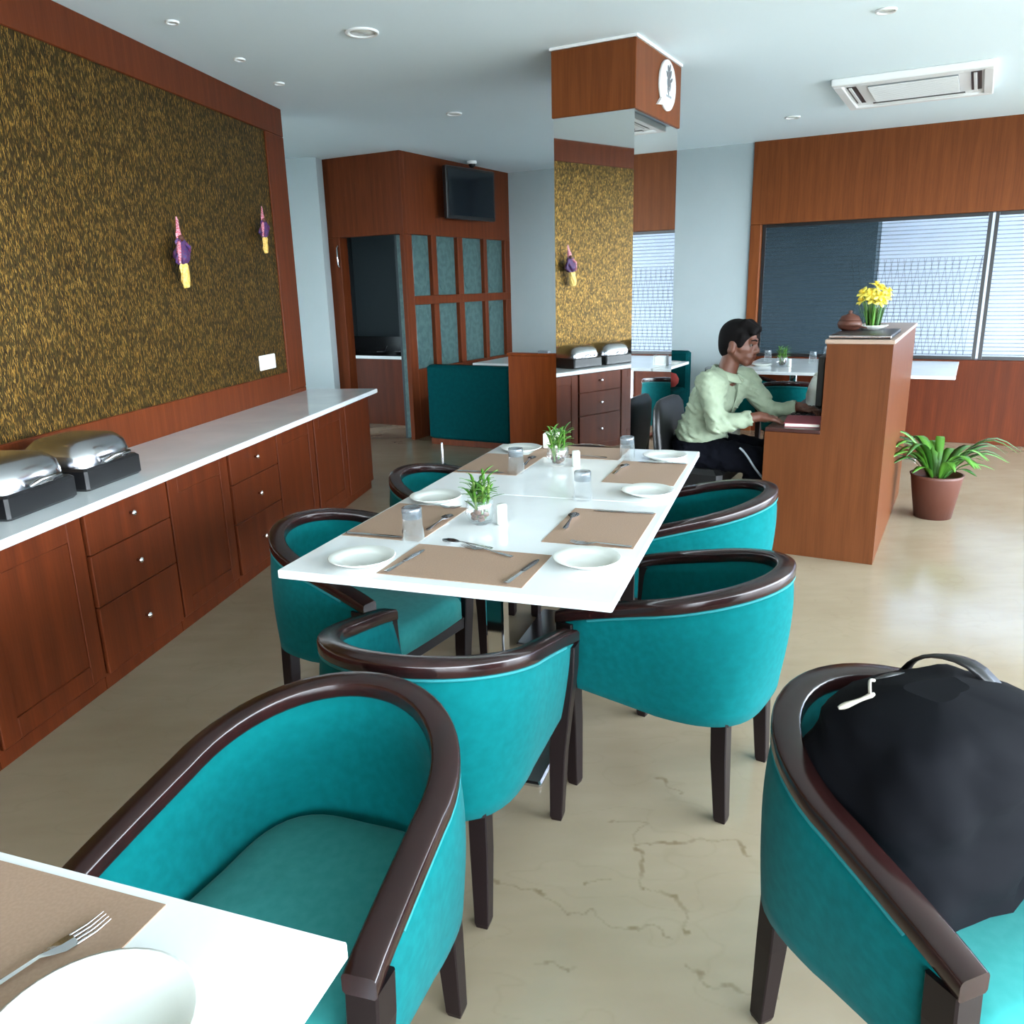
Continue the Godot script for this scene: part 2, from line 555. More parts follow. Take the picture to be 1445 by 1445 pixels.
	sbox("paving", gr, M.concrete, -40, 40, -0.5, -0.25, -40, 40)
	var ob := thing("neighbouring_building", "dark blue-grey house wall across the lane, seen through the frosted window", "building", gridf(-4.6, 10.6, -0.25))
	sbox("wall", ob, M.facade, -4.5, 3.53, 0, 8, 0, 3)
	sbox("parapet", ob, M.facade, -4.6, 3.53, 8, 8.2, -0.1, 3.1)
	var ob2 := thing("pale_building", "pale house wall across the lane, at the right end of the frosted window", "building", gridf(-1.06, 10.6, -0.25))
	sbox("wall", ob2, M.facade_pale, 0, 9.5, 0, 8, 0.3, 3)
	sbox("parapet", ob2, M.facade_pale, 0, 9.6, 8, 8.2, 0.2, 3.1)

	# column: timber head, mirror cladding below
	var co := struct("column", gridf(-1.69, 4.46))
	sbox("core", co, M.black, -0.47, -0.02, 0, 2.74, 0.02, 0.74)
	sbox("timber_head", co, M.wood, -0.495, 0.0, 2.388, 2.725, 0.0, 0.755, 0.003)
	sbox("ceiling_bead", co, M.white_plastic, -0.502, 0.007, 2.726, 2.74, -0.007, 0.762)
	sbox("mirror_panel", co, M.mirror, -0.487, -0.008, 0.02, 2.387, 0.01, 0.016)
	sbox("mirror_panel", co, M.mirror, -0.016, -0.010, 0.02, 2.387, 0.017, 0.745)
	sbox("mirror_panel", co, M.mirror, -0.487, -0.481, 0.02, 2.387, 0.017, 0.745)

	# low timber partition beside the sofa
	var pt := thing("partition", "low orange-brown wooden partition between the teal sofa back and the mirrored column", "partition", gridf(-3.66, 6.52))
	sbox("panel", pt, M.wood_low, 0.0, 0.86, 0.0, 0.885, 0.0, 0.06, 0.003)
	sbox("cap_rail", pt, M.wood_low, -0.008, 0.868, 0.886, 0.91, -0.008, 0.068, 0.004)
	var lc := MB.new()
	bx(lc, 0, 0.1, 0, 0.022, 0, 0.05, 0.003)
	var led := obj("grey_block", lc, M.grille)
	led.transform = gridf(-3.36, 6.525, 0.911)
	tag(led, "small grey block lying on top of the low wooden partition", "block")

# ------------------------------------------------------------------ chairs
const WF := 0.304
const WM := 0.285
const CD := 0.292
const YC := 0.025

func u_plan() -> Array:       # outer rail edge: [point(x right, y front), outward normal, height]
	var pts: Array = []
	for i in 9:
		var t := i / 8.0
		pts.append(Vector2(lerpf(WF, WM, t), lerpf(CD, YC, t)))
	for i in range(1, 30):
		var a := PI * i / 30.0
		pts.append(Vector2(WM * cos(a), YC - (CD + YC) * sin(a)))
	for i in 9:
		var t := i / 8.0
		pts.append(Vector2(-lerpf(WM, WF, t), lerpf(YC, CD, t)))
	var out: Array = []
	for i in pts.size():
		var d: Vector2 = (pts[mini(i + 1, pts.size() - 1)] - pts[maxi(i - 1, 0)]).normalized()
		var n := Vector2(-d.y, d.x)
		if n.dot(pts[i]) < 0:
			n = -n
		var k: float = clampf((CD - pts[i].y) / (2 * CD), 0, 1)
		out.append([pts[i], n, 0.585 + 0.14 * pow(k, 0.869)])
	return out

# where the shell meets the floor side: tapered in, and squarer at the back than the rail so that the legs sit under it
func shell_foot(p: Vector2) -> Vector2:
	if p.y >= YC:
		return Vector2(p.x * 0.88, p.y)
	var q := Vector2(p.x / WM, (p.y - YC) / (CD + YC))
	var k := pow(pow(absf(q.x), 3.2) + pow(absf(q.y), 3.2), -1.0 / 3.2)
	return Vector2(q.x * k * WM * 0.88, YC + q.y * k * (CD + YC) * 0.86)

func v3(p: Vector2, y: float) -> Vector3:
	return Vector3(p.x, y, -p.y)

func make_chair() -> Node3D:
	var t := thing("tub_chair", "", "chair", ID, "teal tub chairs")
	var plan := u_plan()
	var rail: Array = []
	var shell: Array = []
	var pipe: Array = []
	for e in plan:
		var p: Vector2 = e[0]
		var n: Vector2 = e[1]
		var h: float = e[2]
		var ring := PackedVector3Array()
		for q in [[0.007, 0.0], [0.002, -0.003], [0.0, -0.008], [0.0, -0.031], [0.004, -0.036], [0.05, -0.036], [0.054, -0.031], [0.054, -0.008], [0.052, -0.003], [0.047, 0.0]]:
			ring.append(v3(p - n * q[0], h + q[1]))
		rail.append(ring)
		# upholstered shell
		var r2 := PackedVector3Array()
		var top := p - n * 0.007
		var k: float = clampf((CD - p.y) / (2 * CD), 0, 1)
		var bot := shell_foot(p)
		var bul := smoothstep(0.26, 0.1, p.y)
		if p.y > 0.2:
			top.y = minf(top.y, 0.268); bot.y = minf(bot.y, 0.268)
		var yb := lerpf(0.345, 0.312, minf(k * 2.0, 1.0))
		for i in 11:
			var s := i / 10.0
			r2.append(v3(top.lerp(bot, pow(s, 1.4)) + n * 0.012 * bul * sin(PI * pow(s, 0.8)), lerpf(h - 0.036, yb, s)))
		r2.append(v3(bot - n * 0.012, yb - 0.006))
		var ibot := bot - n * 0.055
		var itop := p - n * 0.05
		if p.y > 0.2:
			itop.y = minf(itop.y, 0.27); ibot.y = minf(ibot.y, 0.27)
		r2.append(v3(ibot, yb - 0.004))
		for i in 9:
			var s := 1.0 - i / 8.0
			r2.append(v3(itop.lerp(ibot, s), lerpf(h - 0.034, yb + 0.02, s)))
		shell.append(r2)
		if p.y < 0.225:
			pipe.append(v3(top + n * 0.003, h - 0.039))
	var m1 := MB.new()
	loft(m1, shell, 1)
	obj("upholstered_back", m1, M.velvet, t)
	var m2 := MB.new()
	loft(m2, rail, 1)
	obj("arm_rail", m2, M.rail, t)
	var m3 := MB.new()
	tube(m3, pipe, 0.004, 6)
	obj("piping", m3, M.piping, t)
	# seat cushion filling the shell
	var rings: Array = []
	for q in [[0.93, 0.335], [1.0, 0.345], [1.0, 0.405], [0.97, 0.425], [0.88, 0.437], [0.6, 0.445], [0.25, 0.448]]:
		var ring := PackedVector3Array()
		for e in plan:
			var p: Vector2 = e[0]
			var b := shell_foot(p) * 1.01 - Vector2(e[1]) * 0.052
			b.y = minf(b.y, 0.285)
			ring.append(v3(b * float(q[0]), q[1]))
		for i in range(1, 8):
			var a: Vector3 = ring[plan.size() - 1]
			ring.append(Vector3(lerpf(a.x, -a.x, i / 8.0), a.y, a.z - 0.008 * sin(PI * i / 8.0)))
		rings.append(ring)
	var m4 := MB.new()
	loft(m4, rings, 1)
	obj("seat", m4, M.seat, t)
	var m5 := MB.new()
	box(m5, Vector3(-0.24, 0.30, -0.284), Vector3(0.24, 0.345, -0.255), 0.004)
	box(m5, Vector3(-0.2, 0.305, -0.255), Vector3(0.2, 0.325, 0.2), 0.004)
	obj("seat_frame", m5, M.leg, t)
	for s in [-1.0, 1.0]:
		var f: Array = []
		for q in [[0.2768, 0.2645, 0.556, 0.0272], [0.274, 0.265, 0.48, 0.0275], [0.262, 0.266, 0.36, 0.026], [0.250, 0.265, 0.22, 0.023], [0.244, 0.262, 0.012, 0.018], [0.244, 0.262, 0.0, 0.015]]:
			f.append(sq(Vector3(s * q[0], q[2], -q[1]), q[3]))
		var mf := MB.new()
		loft(mf, f, FLAT)
		obj("leg", mf, M.leg, t)
		var r: Array = []
		for q in [[0.180, -0.172, 0.335, 0.023], [0.182, -0.176, 0.2, 0.0225], [0.184, -0.187, 0.012, 0.018], [0.184, -0.188, 0.0, 0.015]]:
			r.append(sq(Vector3(s * q[0], q[2], -q[1]), q[3]))
		var mr := MB.new()
		loft(mr, r, FLAT)
		obj("leg", mr, M.leg, t)
	return t

func sq(c: Vector3, h: float) -> PackedVector3Array:
	var k := h * 0.88
	return PackedVector3Array([c + Vector3(-k, 0, -h), c + Vector3(k, 0, -h), c + Vector3(h, 0, -k), c + Vector3(h, 0, k), c + Vector3(k, 0, h), c + Vector3(-k, 0, h), c + Vector3(-h, 0, k), c + Vector3(-h, 0, -k)])

func build_chairs() -> void:
	var c := make_chair()
	var spots := [
		[-0.385, 1.285, 200.7, "teal tub chair in the near left foreground, facing the white table corner"],
		[-0.207, 1.881, 19.2, "teal tub chair at the near end of the long table, its back to the viewer"],
		[0.529, 2.273, -55.4, "teal tub chair on the right of the long table, nearest to the table corner"],
		[0.748, 3.112, -78.0, "teal tub chair on the right of the long table, nearest to the reception desk"],
		[-0.548, 2.688, 120.9, "teal tub chair on the left of the long table, nearer one with its seat showing"],
		[-0.245, 3.458, 117.5, "teal tub chair on the left of the long table, the farther one"],
		[0.742, 1.266, 155.8, "teal tub chair at the right edge with a black bag on it"],
		[0.305, 3.745, 199.2, "teal tub chair at the far end of the long table, mostly hidden"],
	]
	for i in spots.size():
		var s = spots[i]
		var xf := fr(s[2], s[0], s[1])
		if i == 0:
			c.transform = xf
			c.set_meta("label", s[3])
		else:
			dup(c, "tub_chair", s[3], xf)
	dup(c, "tub_chair", "teal tub chair with its back to us at the far window table", gridf(-1.19, 6.87))
	dup(c, "tub_chair", "teal tub chair behind the seated man, at the left end of the far window table", gridf(-1.84, 7.55) * Transform3D(Basis(Vector3.UP, -PI / 2), Vector3.ZERO))

# ------------------------------------------------------------------ tables
func make_table(called: String, label: String, xf: Transform3D, wx: float, wz: float, group := "") -> Node3D:
	var t := thing(called, label, "table", xf, group)
	var mb := MB.new()
	box(mb, Vector3(-wx / 2, 0.725, -wz / 2), Vector3(wx / 2, 0.75, wz / 2), 0.0025)
	obj("tabletop", mb, M.marble, t)
	var p := MB.new()
	box(p, Vector3(-0.03, 0.02, -0.03), Vector3(0.03, 0.71, 0.03), 0.006)
	obj("pedestal", p, M.chrome, t)
	var q := MB.new()
	box(q, Vector3(-0.15, 0.71, -0.15), Vector3(0.15, 0.725, 0.15), 0.003)
	obj("top_plate", q, M.black, t)
	var b := MB.new()
	box(b, Vector3(-0.2, 0.0, -0.2), Vector3(0.2, 0.02, 0.2), 0.006)
	obj("base_plate", b, M.steel, t)
	return t

func make_plate() -> Node3D:
	var t := thing("side_plate", "", "plate", ID, "white side plates")
	var mb := MB.new()
	lathe(mb, [Vector2(0.001, 0.003), Vector2(0.055, 0.003), Vector2(0.06, 0.0), Vector2(0.064, 0.003), Vector2(0.094, 0.017), Vector2(0.096, 0.0185), Vector2(0.094, 0.02), Vector2(0.067, 0.0085), Vector2(0.055, 0.006), Vector2(0.001, 0.006)], 36)
	obj("dish", mb, M.china, t)
	return t

func make_glass() -> Node3D:
	var t := thing("tumbler", "", "glass", ID, "upturned glass tumblers")
	var mb := MB.new()      # stands on its rim, the thick base on top
	lathe(mb, [Vector2(0.036, 0.0), Vector2(0.030, 0.095), Vector2(0.029, 0.1), Vector2(0.001, 0.1), Vector2(0.001, 0.088), Vector2(0.027, 0.086), Vector2(0.0335, 0.002)], 24, ID, true)
	obj("body", mb, M.tumbler, t)
	var b := MB.new()
	lathe(b, [Vector2(0.001, 0.1015), Vector2(0.024, 0.1015), Vector2(0.029, 0.104), Vector2(0.031, 0.101), Vector2(0.031, 0.07), Vector2(0.029, 0.07)], 24, ID, false)
	obj("thick_base", b, M.tumbler_base, t)
	return t

func make_plant(seed_: int, big := 1.0) -> Node3D:
	var t := thing("bamboo_plant", "", "plant", ID, "green plants in glass bowls")
	var g := MB.new()
	lathe(g, [Vector2(0.001, 0.002), Vector2(0.03, 0.0), Vector2(0.043, 0.012), Vector2(0.05, 0.04), Vector2(0.046, 0.07), Vector2(0.041, 0.082), Vector2(0.0395, 0.082), Vector2(0.044, 0.07), Vector2(0.048, 0.04), Vector2(0.041, 0.014), Vector2(0.001, 0.006)], 28)
	obj("glass_bowl", g, M.glass, t)
	var rng := RandomNumberGenerator.new()
	rng.seed = seed_
	for i in 20:
		var pb := MB.new()
		var r := rng.randf_range(0.010, 0.014)
		var a := rng.randf() * TAU
		var d := rng.randf_range(0.0, 0.029)
		lathe(pb, [Vector2(0.001, -r * 0.7), Vector2(r * 0.75, -r * 0.45), Vector2(r, 0), Vector2(r * 0.7, r * 0.5), Vector2(0.001, r * 0.7)], 8, Transform3D(Basis(Vector3(1, 0, 0), rng.randf() - 0.5), Vector3(cos(a) * d, 0.017 + rng.randf() * 0.026, sin(a) * d)))
		obj("pebble", pb, M.pebble, t)
	for i in 7:
		var a := TAU * i / 7.0 + rng.randf() * 0.5
		var d := rng.randf_range(0.006, 0.022)
		var top := Vector3(cos(a) * d * 2.0, rng.randf_range(0.115, 0.145) * big, sin(a) * d * 2.0)
		var sm := MB.new()
		tube(sm, [Vector3(cos(a) * d, 0.02, sin(a) * d), top * Vector3(0.9, 0.5, 0.9) + Vector3(0, 0.02, 0), top], 0.0042, 6)
		obj("stem", sm, M.stem, t)
		for k in 12:
			var b := rng.randf() * TAU
			var l := rng.randf_range(0.035, 0.07) * big
			var o := top - Vector3(0, k * 0.006, 0)
			var dir := Vector3(cos(b), 0, sin(b))
			var rise := rng.randf_range(-0.1, 1.25)
			var pts := [o, o + dir * l * 0.3 + Vector3(0, l * 0.5 * rise, 0), o + dir * l * 0.65 + Vector3(0, l * 0.72 * rise, 0), o + dir * l * 0.85 + Vector3(0, l * 0.75 * rise, 0)]
			pts = spline(pts, 3)
			var wd: Array = []
			for q in pts.size():
				var s := float(q) / (pts.size() - 1)
				wd.append(maxf(0.0052 * sin(PI * clampf(s * 0.9 + 0.1, 0, 1)), 0.0006))
			var lf := MB.new()
			blade(lf, pts, wd, dir.cross(Vector3.UP), 0.0008)
			obj("leaf", lf, M.leaf if rng.randf() < 0.7 else M.leaf_dark, t)
	return t

func knife_mesh() -> ArrayMesh:
	var mb := MB.new()
	var r: Array = []
	for q in [[0.0, 0.006, 0.0022], [0.004, 0.0085, 0.003], [0.08, 0.0065, 0.003], [0.09, 0.005, 0.0026], [0.1, 0.008, 0.0014], [0.16, 0.0095, 0.001], [0.19, 0.007, 0.0008], [0.205, 0.001, 0.0006]]:
		r.append(PackedVector3Array([Vector3(-q[1], 0.003, -q[0]), Vector3(0, 0.003 + q[2], -q[0]), Vector3(q[1], 0.003, -q[0]), Vector3(0, 0.003 - q[2], -q[0])]))
	loft(mb, r, FLAT)
	return mb.mesh(M.steel)

func spoon_mesh() -> ArrayMesh:
	var mb := MB.new()
	var r: Array = []
	for q in [[0.0, 0.007, 0.0, 0.002], [0.01, 0.0085, 0.0, 0.0022], [0.07, 0.004, 0.004, 0.0022], [0.11, 0.003, 0.006, 0.0022], [0.122, 0.008, 0.003, 0.002], [0.136, 0.0165, 0.0005, 0.0018], [0.152, 0.0195, 0.0, 0.0016], [0.168, 0.015, 0.001, 0.0016], [0.178, 0.002, 0.005, 0.0014]]:
		var e: float = q[1]
		r.append(PackedVector3Array([Vector3(-e, 0.004 + q[2] + e * 0.25, -q[0]), Vector3(0, 0.003 + q[2] + q[3], -q[0]), Vector3(e, 0.004 + q[2] + e * 0.25, -q[0]), Vector3(0, 0.002 + q[2], -q[0])]))
	loft(mb, r, 1)
	return mb.mesh(M.steel)

func fork_mesh() -> ArrayMesh:
	var mb := MB.new()
	var r: Array = []
	for q in [[0.0, 0.007, 0.002], [0.01, 0.0085, 0.002], [0.07, 0.004, 0.005], [0.105, 0.003, 0.007], [0.118, 0.009, 0.005], [0.13, 0.0125, 0.003], [0.145, 0.0125, 0.003]]:
		r.append(PackedVector3Array([Vector3(-q[1], q[2], -q[0]), Vector3(0, q[2] + 0.0022, -q[0]), Vector3(q[1], q[2], -q[0]), Vector3(0, q[2] - 0.0014, -q[0])]))
	loft(mb, r, FLAT)
	for i in 4:
		var x := -0.0105 + i * 0.007
		tube(mb, [Vector3(x, 0.003, -0.143), Vector3(x, 0.0035, -0.165), Vector3(x * 0.95, 0.008, -0.185)], [0.0016, 0.0015, 0.0007], 5)
	return mb.mesh(M.steel)

func build_tables() -> void:
	make_table("dining_table", "white marble dining table nearest to the viewer in the joined pair", tabf(0, -0.4755), 0.95, 0.947, "white marble tables")
	make_table("dining_table", "white marble dining table at the far half of the joined pair", tabf(0, 0.4755), 0.95, 0.947, "white marble tables")
	var ta := fr(TABLE, -0.21, 0.80)
	make_table("dining_table", "white marble table cut off by the bottom left corner of the picture", ta * Transform3D(Basis.IDENTITY, Vector3(-0.475, 0, 0.475)), 0.95, 0.95, "white marble tables")
	make_table("dining_table", "white marble table by the right window, half hidden behind the seated man", gridf(-1.36, 7.65), 0.85, 1.25, "white marble tables")
	make_table("dining_table", "white marble table by the right window, behind the reception desk", gridf(-0.5, 7.65), 0.85, 1.25, "white marble tables")
	make_table("dining_table", "white marble table beside the mirrored column, in front of the teal bench", gridf(-2.83, 7.35), 0.95, 0.8, "white marble tables")
	make_table("dining_table", "white marble table in the alcove behind the teal sofa back", gridf(-3.95, 7.55), 0.9, 0.9, "white marble tables")

	# placemats
	var mats := [
		[0.022, -0.77, 0.42, 0.27, "brown paper placemat at the near end of the long table"],
		[-0.330, -0.412, 0.27, 0.40, "brown paper placemat on the long table before the nearer left chair"],
		[0.308, -0.325, 0.28, 0.395, "brown paper placemat on the long table before the nearer right chair"],
		[-0.328, 0.505, 0.28, 0.40, "brown paper placemat on the long table before the farther left chair"],
		[0.315, 0.47, 0.28, 0.40, "brown paper placemat on the long table before the farther right chair"],
		[-0.055, 0.815, 0.42, 0.26, "brown paper placemat at the far end of the long table"],
	]
	for m in mats:
		var mb := MB.new()
		box(mb, Vector3(-m[2] / 2, 0, -m[3] / 2), Vector3(m[2] / 2, 0.0016, m[3] / 2))
		var o := obj("placemat", mb, M.mat)
		o.transform = tabf(m[0], m[1], 0.7502, 0.6)
		tag(o, m[4], "placemat", "brown placemats")
	var ma := MB.new()
	box(ma, Vector3(-0.2, 0, -0.14), Vector3(0.2, 0.0016, 0.14))
	var o2 := obj("placemat", ma, M.mat)
	o2.transform = ta * Transform3D(Basis.IDENTITY, Vector3(-0.452, 0.7502, 0.157))
	tag(o2, "brown paper placemat on the table cut off at bottom left", "placemat", "brown placemats")

	# plates
	var pl := make_plate()
	var ps := [
		[-0.275, -0.825, "white side plate at the near left corner of the long table"],
		[0.345, -0.672, "white side plate at the near right corner of the long table"],
		[-0.352, -0.135, "white side plate on the left edge of the long table, at its middle"],
		[0.378, 0.125, "white side plate on the right edge of the long table, at its middle"],
		[0.345, 0.765, "white side plate at the far right corner of the long table"],
		[-0.33, 0.80, "white side plate at the far left corner of the long table"],
	]
	for i in ps.size():
		var p = ps[i]
		var xf := tabf(p[0], p[1], 0.75)
		if i == 0:
			pl.transform = xf
			pl.set_meta("label", p[2])
		else:
			dup(pl, "side_plate", p[2], xf)
	dup(pl, "side_plate", "white side plate on the table beside the mirrored column", gridf(-2.45, 7.5, 0.75))
	dup(pl, "side_plate", "white side plate by the seated man's chin, on the far window table", gridf(-1.62, 7.5, 0.75))
	# deep bowl on the corner table
	var bo := thing("soup_bowl", "large white bowl on the table cut off at bottom left", "bowl", ta * Transform3D(Basis.IDENTITY, Vector3(-0.176, 0.75, 0.212)))
	var bm := MB.new()
	lathe(bm, [Vector2(0.001, 0.004), Vector2(0.05, 0.004), Vector2(0.054, 0.0), Vector2(0.06, 0.004), Vector2(0.09, 0.014), Vector2(0.106, 0.03), Vector2(0.108, 0.0315), Vector2(0.104, 0.032), Vector2(0.086, 0.018), Vector2(0.05, 0.01), Vector2(0.001, 0.008)], 40)
	obj("dish", bm, M.china, bo)

	# tumblers
	var gl := make_glass()
	var gs := [
		[-0.222, -0.60, "upturned glass tumbler on the long table beside the nearer green plant, left of it"],
		[-0.205, 0.35, "upturned glass tumbler on the left far placemat of the long table"],
		[0.165, 0.0, "upturned glass tumbler alone on the bare middle of the long table"],
		[0.19, 0.70, "upturned glass tumbler near the far right plate of the long table"],
	]
	for i in gs.size():
		var p = gs[i]
		var xf := tabf(p[0], p[1], 0.7520 if i < 2 else 0.7501)
		if i == 0:
			gl.transform = xf
			gl.set_meta("label", p[2])
		else:
			dup(gl, "tumbler", p[2], xf)
	dup(gl, "tumbler", "upturned glass tumbler by the far window, left of the small plant", gridf(-1.66, 7.95, 0.7501))
	dup(gl, "tumbler", "upturned glass tumbler by the far window, between the small plant and the tall glass", gridf(-1.24, 7.85, 0.7501))
	dup(gl, "tumbler", "upturned glass tumbler by the far window, tallest, next to the reception desk", gridf(-1.13, 7.95, 0.7501) * Transform3D(Basis.IDENTITY.scaled(Vector3(1.15, 1.4, 1.15)), Vector3.ZERO))

	# plants in bowls, with a white salt pot next to each
	var p1 := make_plant(3)
	p1.transform = tabf(-0.085, -0.375, 0.75)
	p1.set_meta("label", "green leafy plant in a glass bowl of brown pebbles, nearer one on the long table")
	var p2 := make_plant(8)
	p2.transform = tabf(-0.075, 0.53, 0.75)
	p2.set_meta("label", "green leafy plant in a glass bowl, farther one on the long table")
	dup(p2, "bamboo_plant", "small green plant in a glass on the far window table", gridf(-1.44, 7.5, 0.75))
	for s in [[tabf(-0.012, -0.372, 0.75), "white salt pot next to the nearer green plant"], [tabf(0.005, 0.525, 0.75), "white salt pot next to the farther green plant"], [gridf(-1.37, 7.46, 0.75), "white salt pot next to the small plant by the far window"]]:
		var t := thing("salt_pot", s[1], "salt shaker", s[0], "white salt pots")
		var b := MB.new()
		lathe(b, [Vector2(0.001, 0), Vector2(0.016, 0), Vector2(0.0175, 0.003), Vector2(0.017, 0.05), Vector2(0.0165, 0.053)], 18)
		obj("body", b, M.china, t)
		var c := MB.new()
		lathe(c, [Vector2(0.0165, 0.053), Vector2(0.017, 0.056), Vector2(0.0165, 0.066), Vector2(0.013, 0.069), Vector2(0.001, 0.0695)], 18)
		obj("cap", c, M.china, t)

	# cutlery: kind, x, f, turn (the handle end lies at x, f; the tip points along turn)
	var ms := {"knife": knife_mesh(), "spoon": spoon_mesh(), "fork": fork_mesh()}
	var cs := [
		["knife", -0.165, -0.892, 6, "table knife on the left half of the near end placemat"],
		["knife", 0.182, -0.892, 8, "table knife on the right half of the near end placemat"],
		["fork", 0.13, -0.682, -72, "fork lying across the top of the near end placemat"],
		["spoon", 0.05, -0.635, -78, "spoon lying at the top edge of the near end placemat"],
		["knife", -0.46, -0.592, 90, "knife along the near edge of the nearer left placemat"],
		["spoon", -0.215, -0.51, 2, "spoon on the inner edge of the nearer left placemat"],
		["fork", -0.40, -0.225, 92, "fork along the far edge of the nearer left placemat"],
		["spoon", 0.205, -0.39, -4, "spoon on the inner edge of the nearer right placemat"],
		["knife", 0.445, -0.142, -92, "knife along the far edge of the nearer right placemat"],
		["fork", 0.44, -0.508, -92, "fork along the near edge of the nearer right placemat"],
		["knife", -0.455, 0.322, 88, "knife along the near edge of the farther left placemat"],
		["spoon", -0.21, 0.47, -4, "spoon on the inner edge of the farther left placemat"],
		["spoon", 0.195, 0.40, 6, "spoon on the inner edge of the farther right placemat"],
		["knife", 0.45, 0.655, -90, "knife along the far edge of the farther right placemat"],
		["spoon", 0.10, 0.70, -88, "spoon at the edge of the far end placemat"],
	]
	for q in cs:
		var o := share(q[0], ms[q[0]], self, tabf(q[1], q[2], 0.7519, q[3]))
		tag(o, q[4], q[0], "cutlery on the placemats")
	var fa := share("fork", ms["fork"], self, ta * Transform3D(Basis(Vector3.UP, deg_to_rad(-20)), Vector3(-0.365, 0.7519, 0.235)))
	tag(fa, "fork on the placemat at bottom left of the picture", "fork", "cutlery on the placemats")

	# paper tissue box at the far end
	var tb := thing("tissue_box", "small beige tissue box behind the farther green plant", "box", tabf(-0.20, 0.90, 0.7519))
	var t1 := MB.new()
	box(t1, Vector3(-0.045, 0, -0.03), Vector3(0.045, 0.07, 0.03), 0.003)
	obj("carton", t1, M.page, tb)
	var t2 := MB.new()
	blade(t2, [Vector3(-0.02, 0.07, 0), Vector3(-0.005, 0.085, 0.004), Vector3(0.02, 0.09, 0)], [0.012, 0.016, 0.006], Vector3(0, 0, 1), 0.001)
	obj("tissue", t2, M.china, tb)
	var wb := thing("napkin_holder", "white napkin holder on the far window table next to the reception desk", "holder", gridf(-0.9, 7.35, 0.7501))
	var w1 := MB.new()
	box(w1, Vector3(-0.06, 0, -0.04), Vector3(0.06, 0.012, 0.04), 0.003)
	box(w1, Vector3(-0.06, 0.012, -0.04), Vector3(-0.054, 0.09, 0.04), 0.002)
	box(w1, Vector3(0.054, 0.012, -0.04), Vector3(0.06, 0.09, 0.04), 0.002)
	obj("frame", w1, M.white_plastic, wb)
	var w2 := MB.new()
	box(w2, Vector3(-0.05, 0.012, -0.038), Vector3(0.05, 0.085, 0.038), 0.004)
	obj("napkins", w2, M.china, wb)

# ------------------------------------------------------------------ the credenza along the left wall
func knob(parent: Node, p: Vector3) -> void:
	var mb := MB.new()
	lathe(mb, [Vector2(0.001, 0), Vector2(0.006, 0), Vector2(0.005, 0.012), Vector2(0.012, 0.016), Vector2(0.013, 0.022), Vector2(0.008, 0.027), Vector2(0.001, 0.028)], 14, Transform3D(Basis(Vector3(0, 0, 1), -PI / 2), p))
	obj("knob", mb, M.chrome, parent)

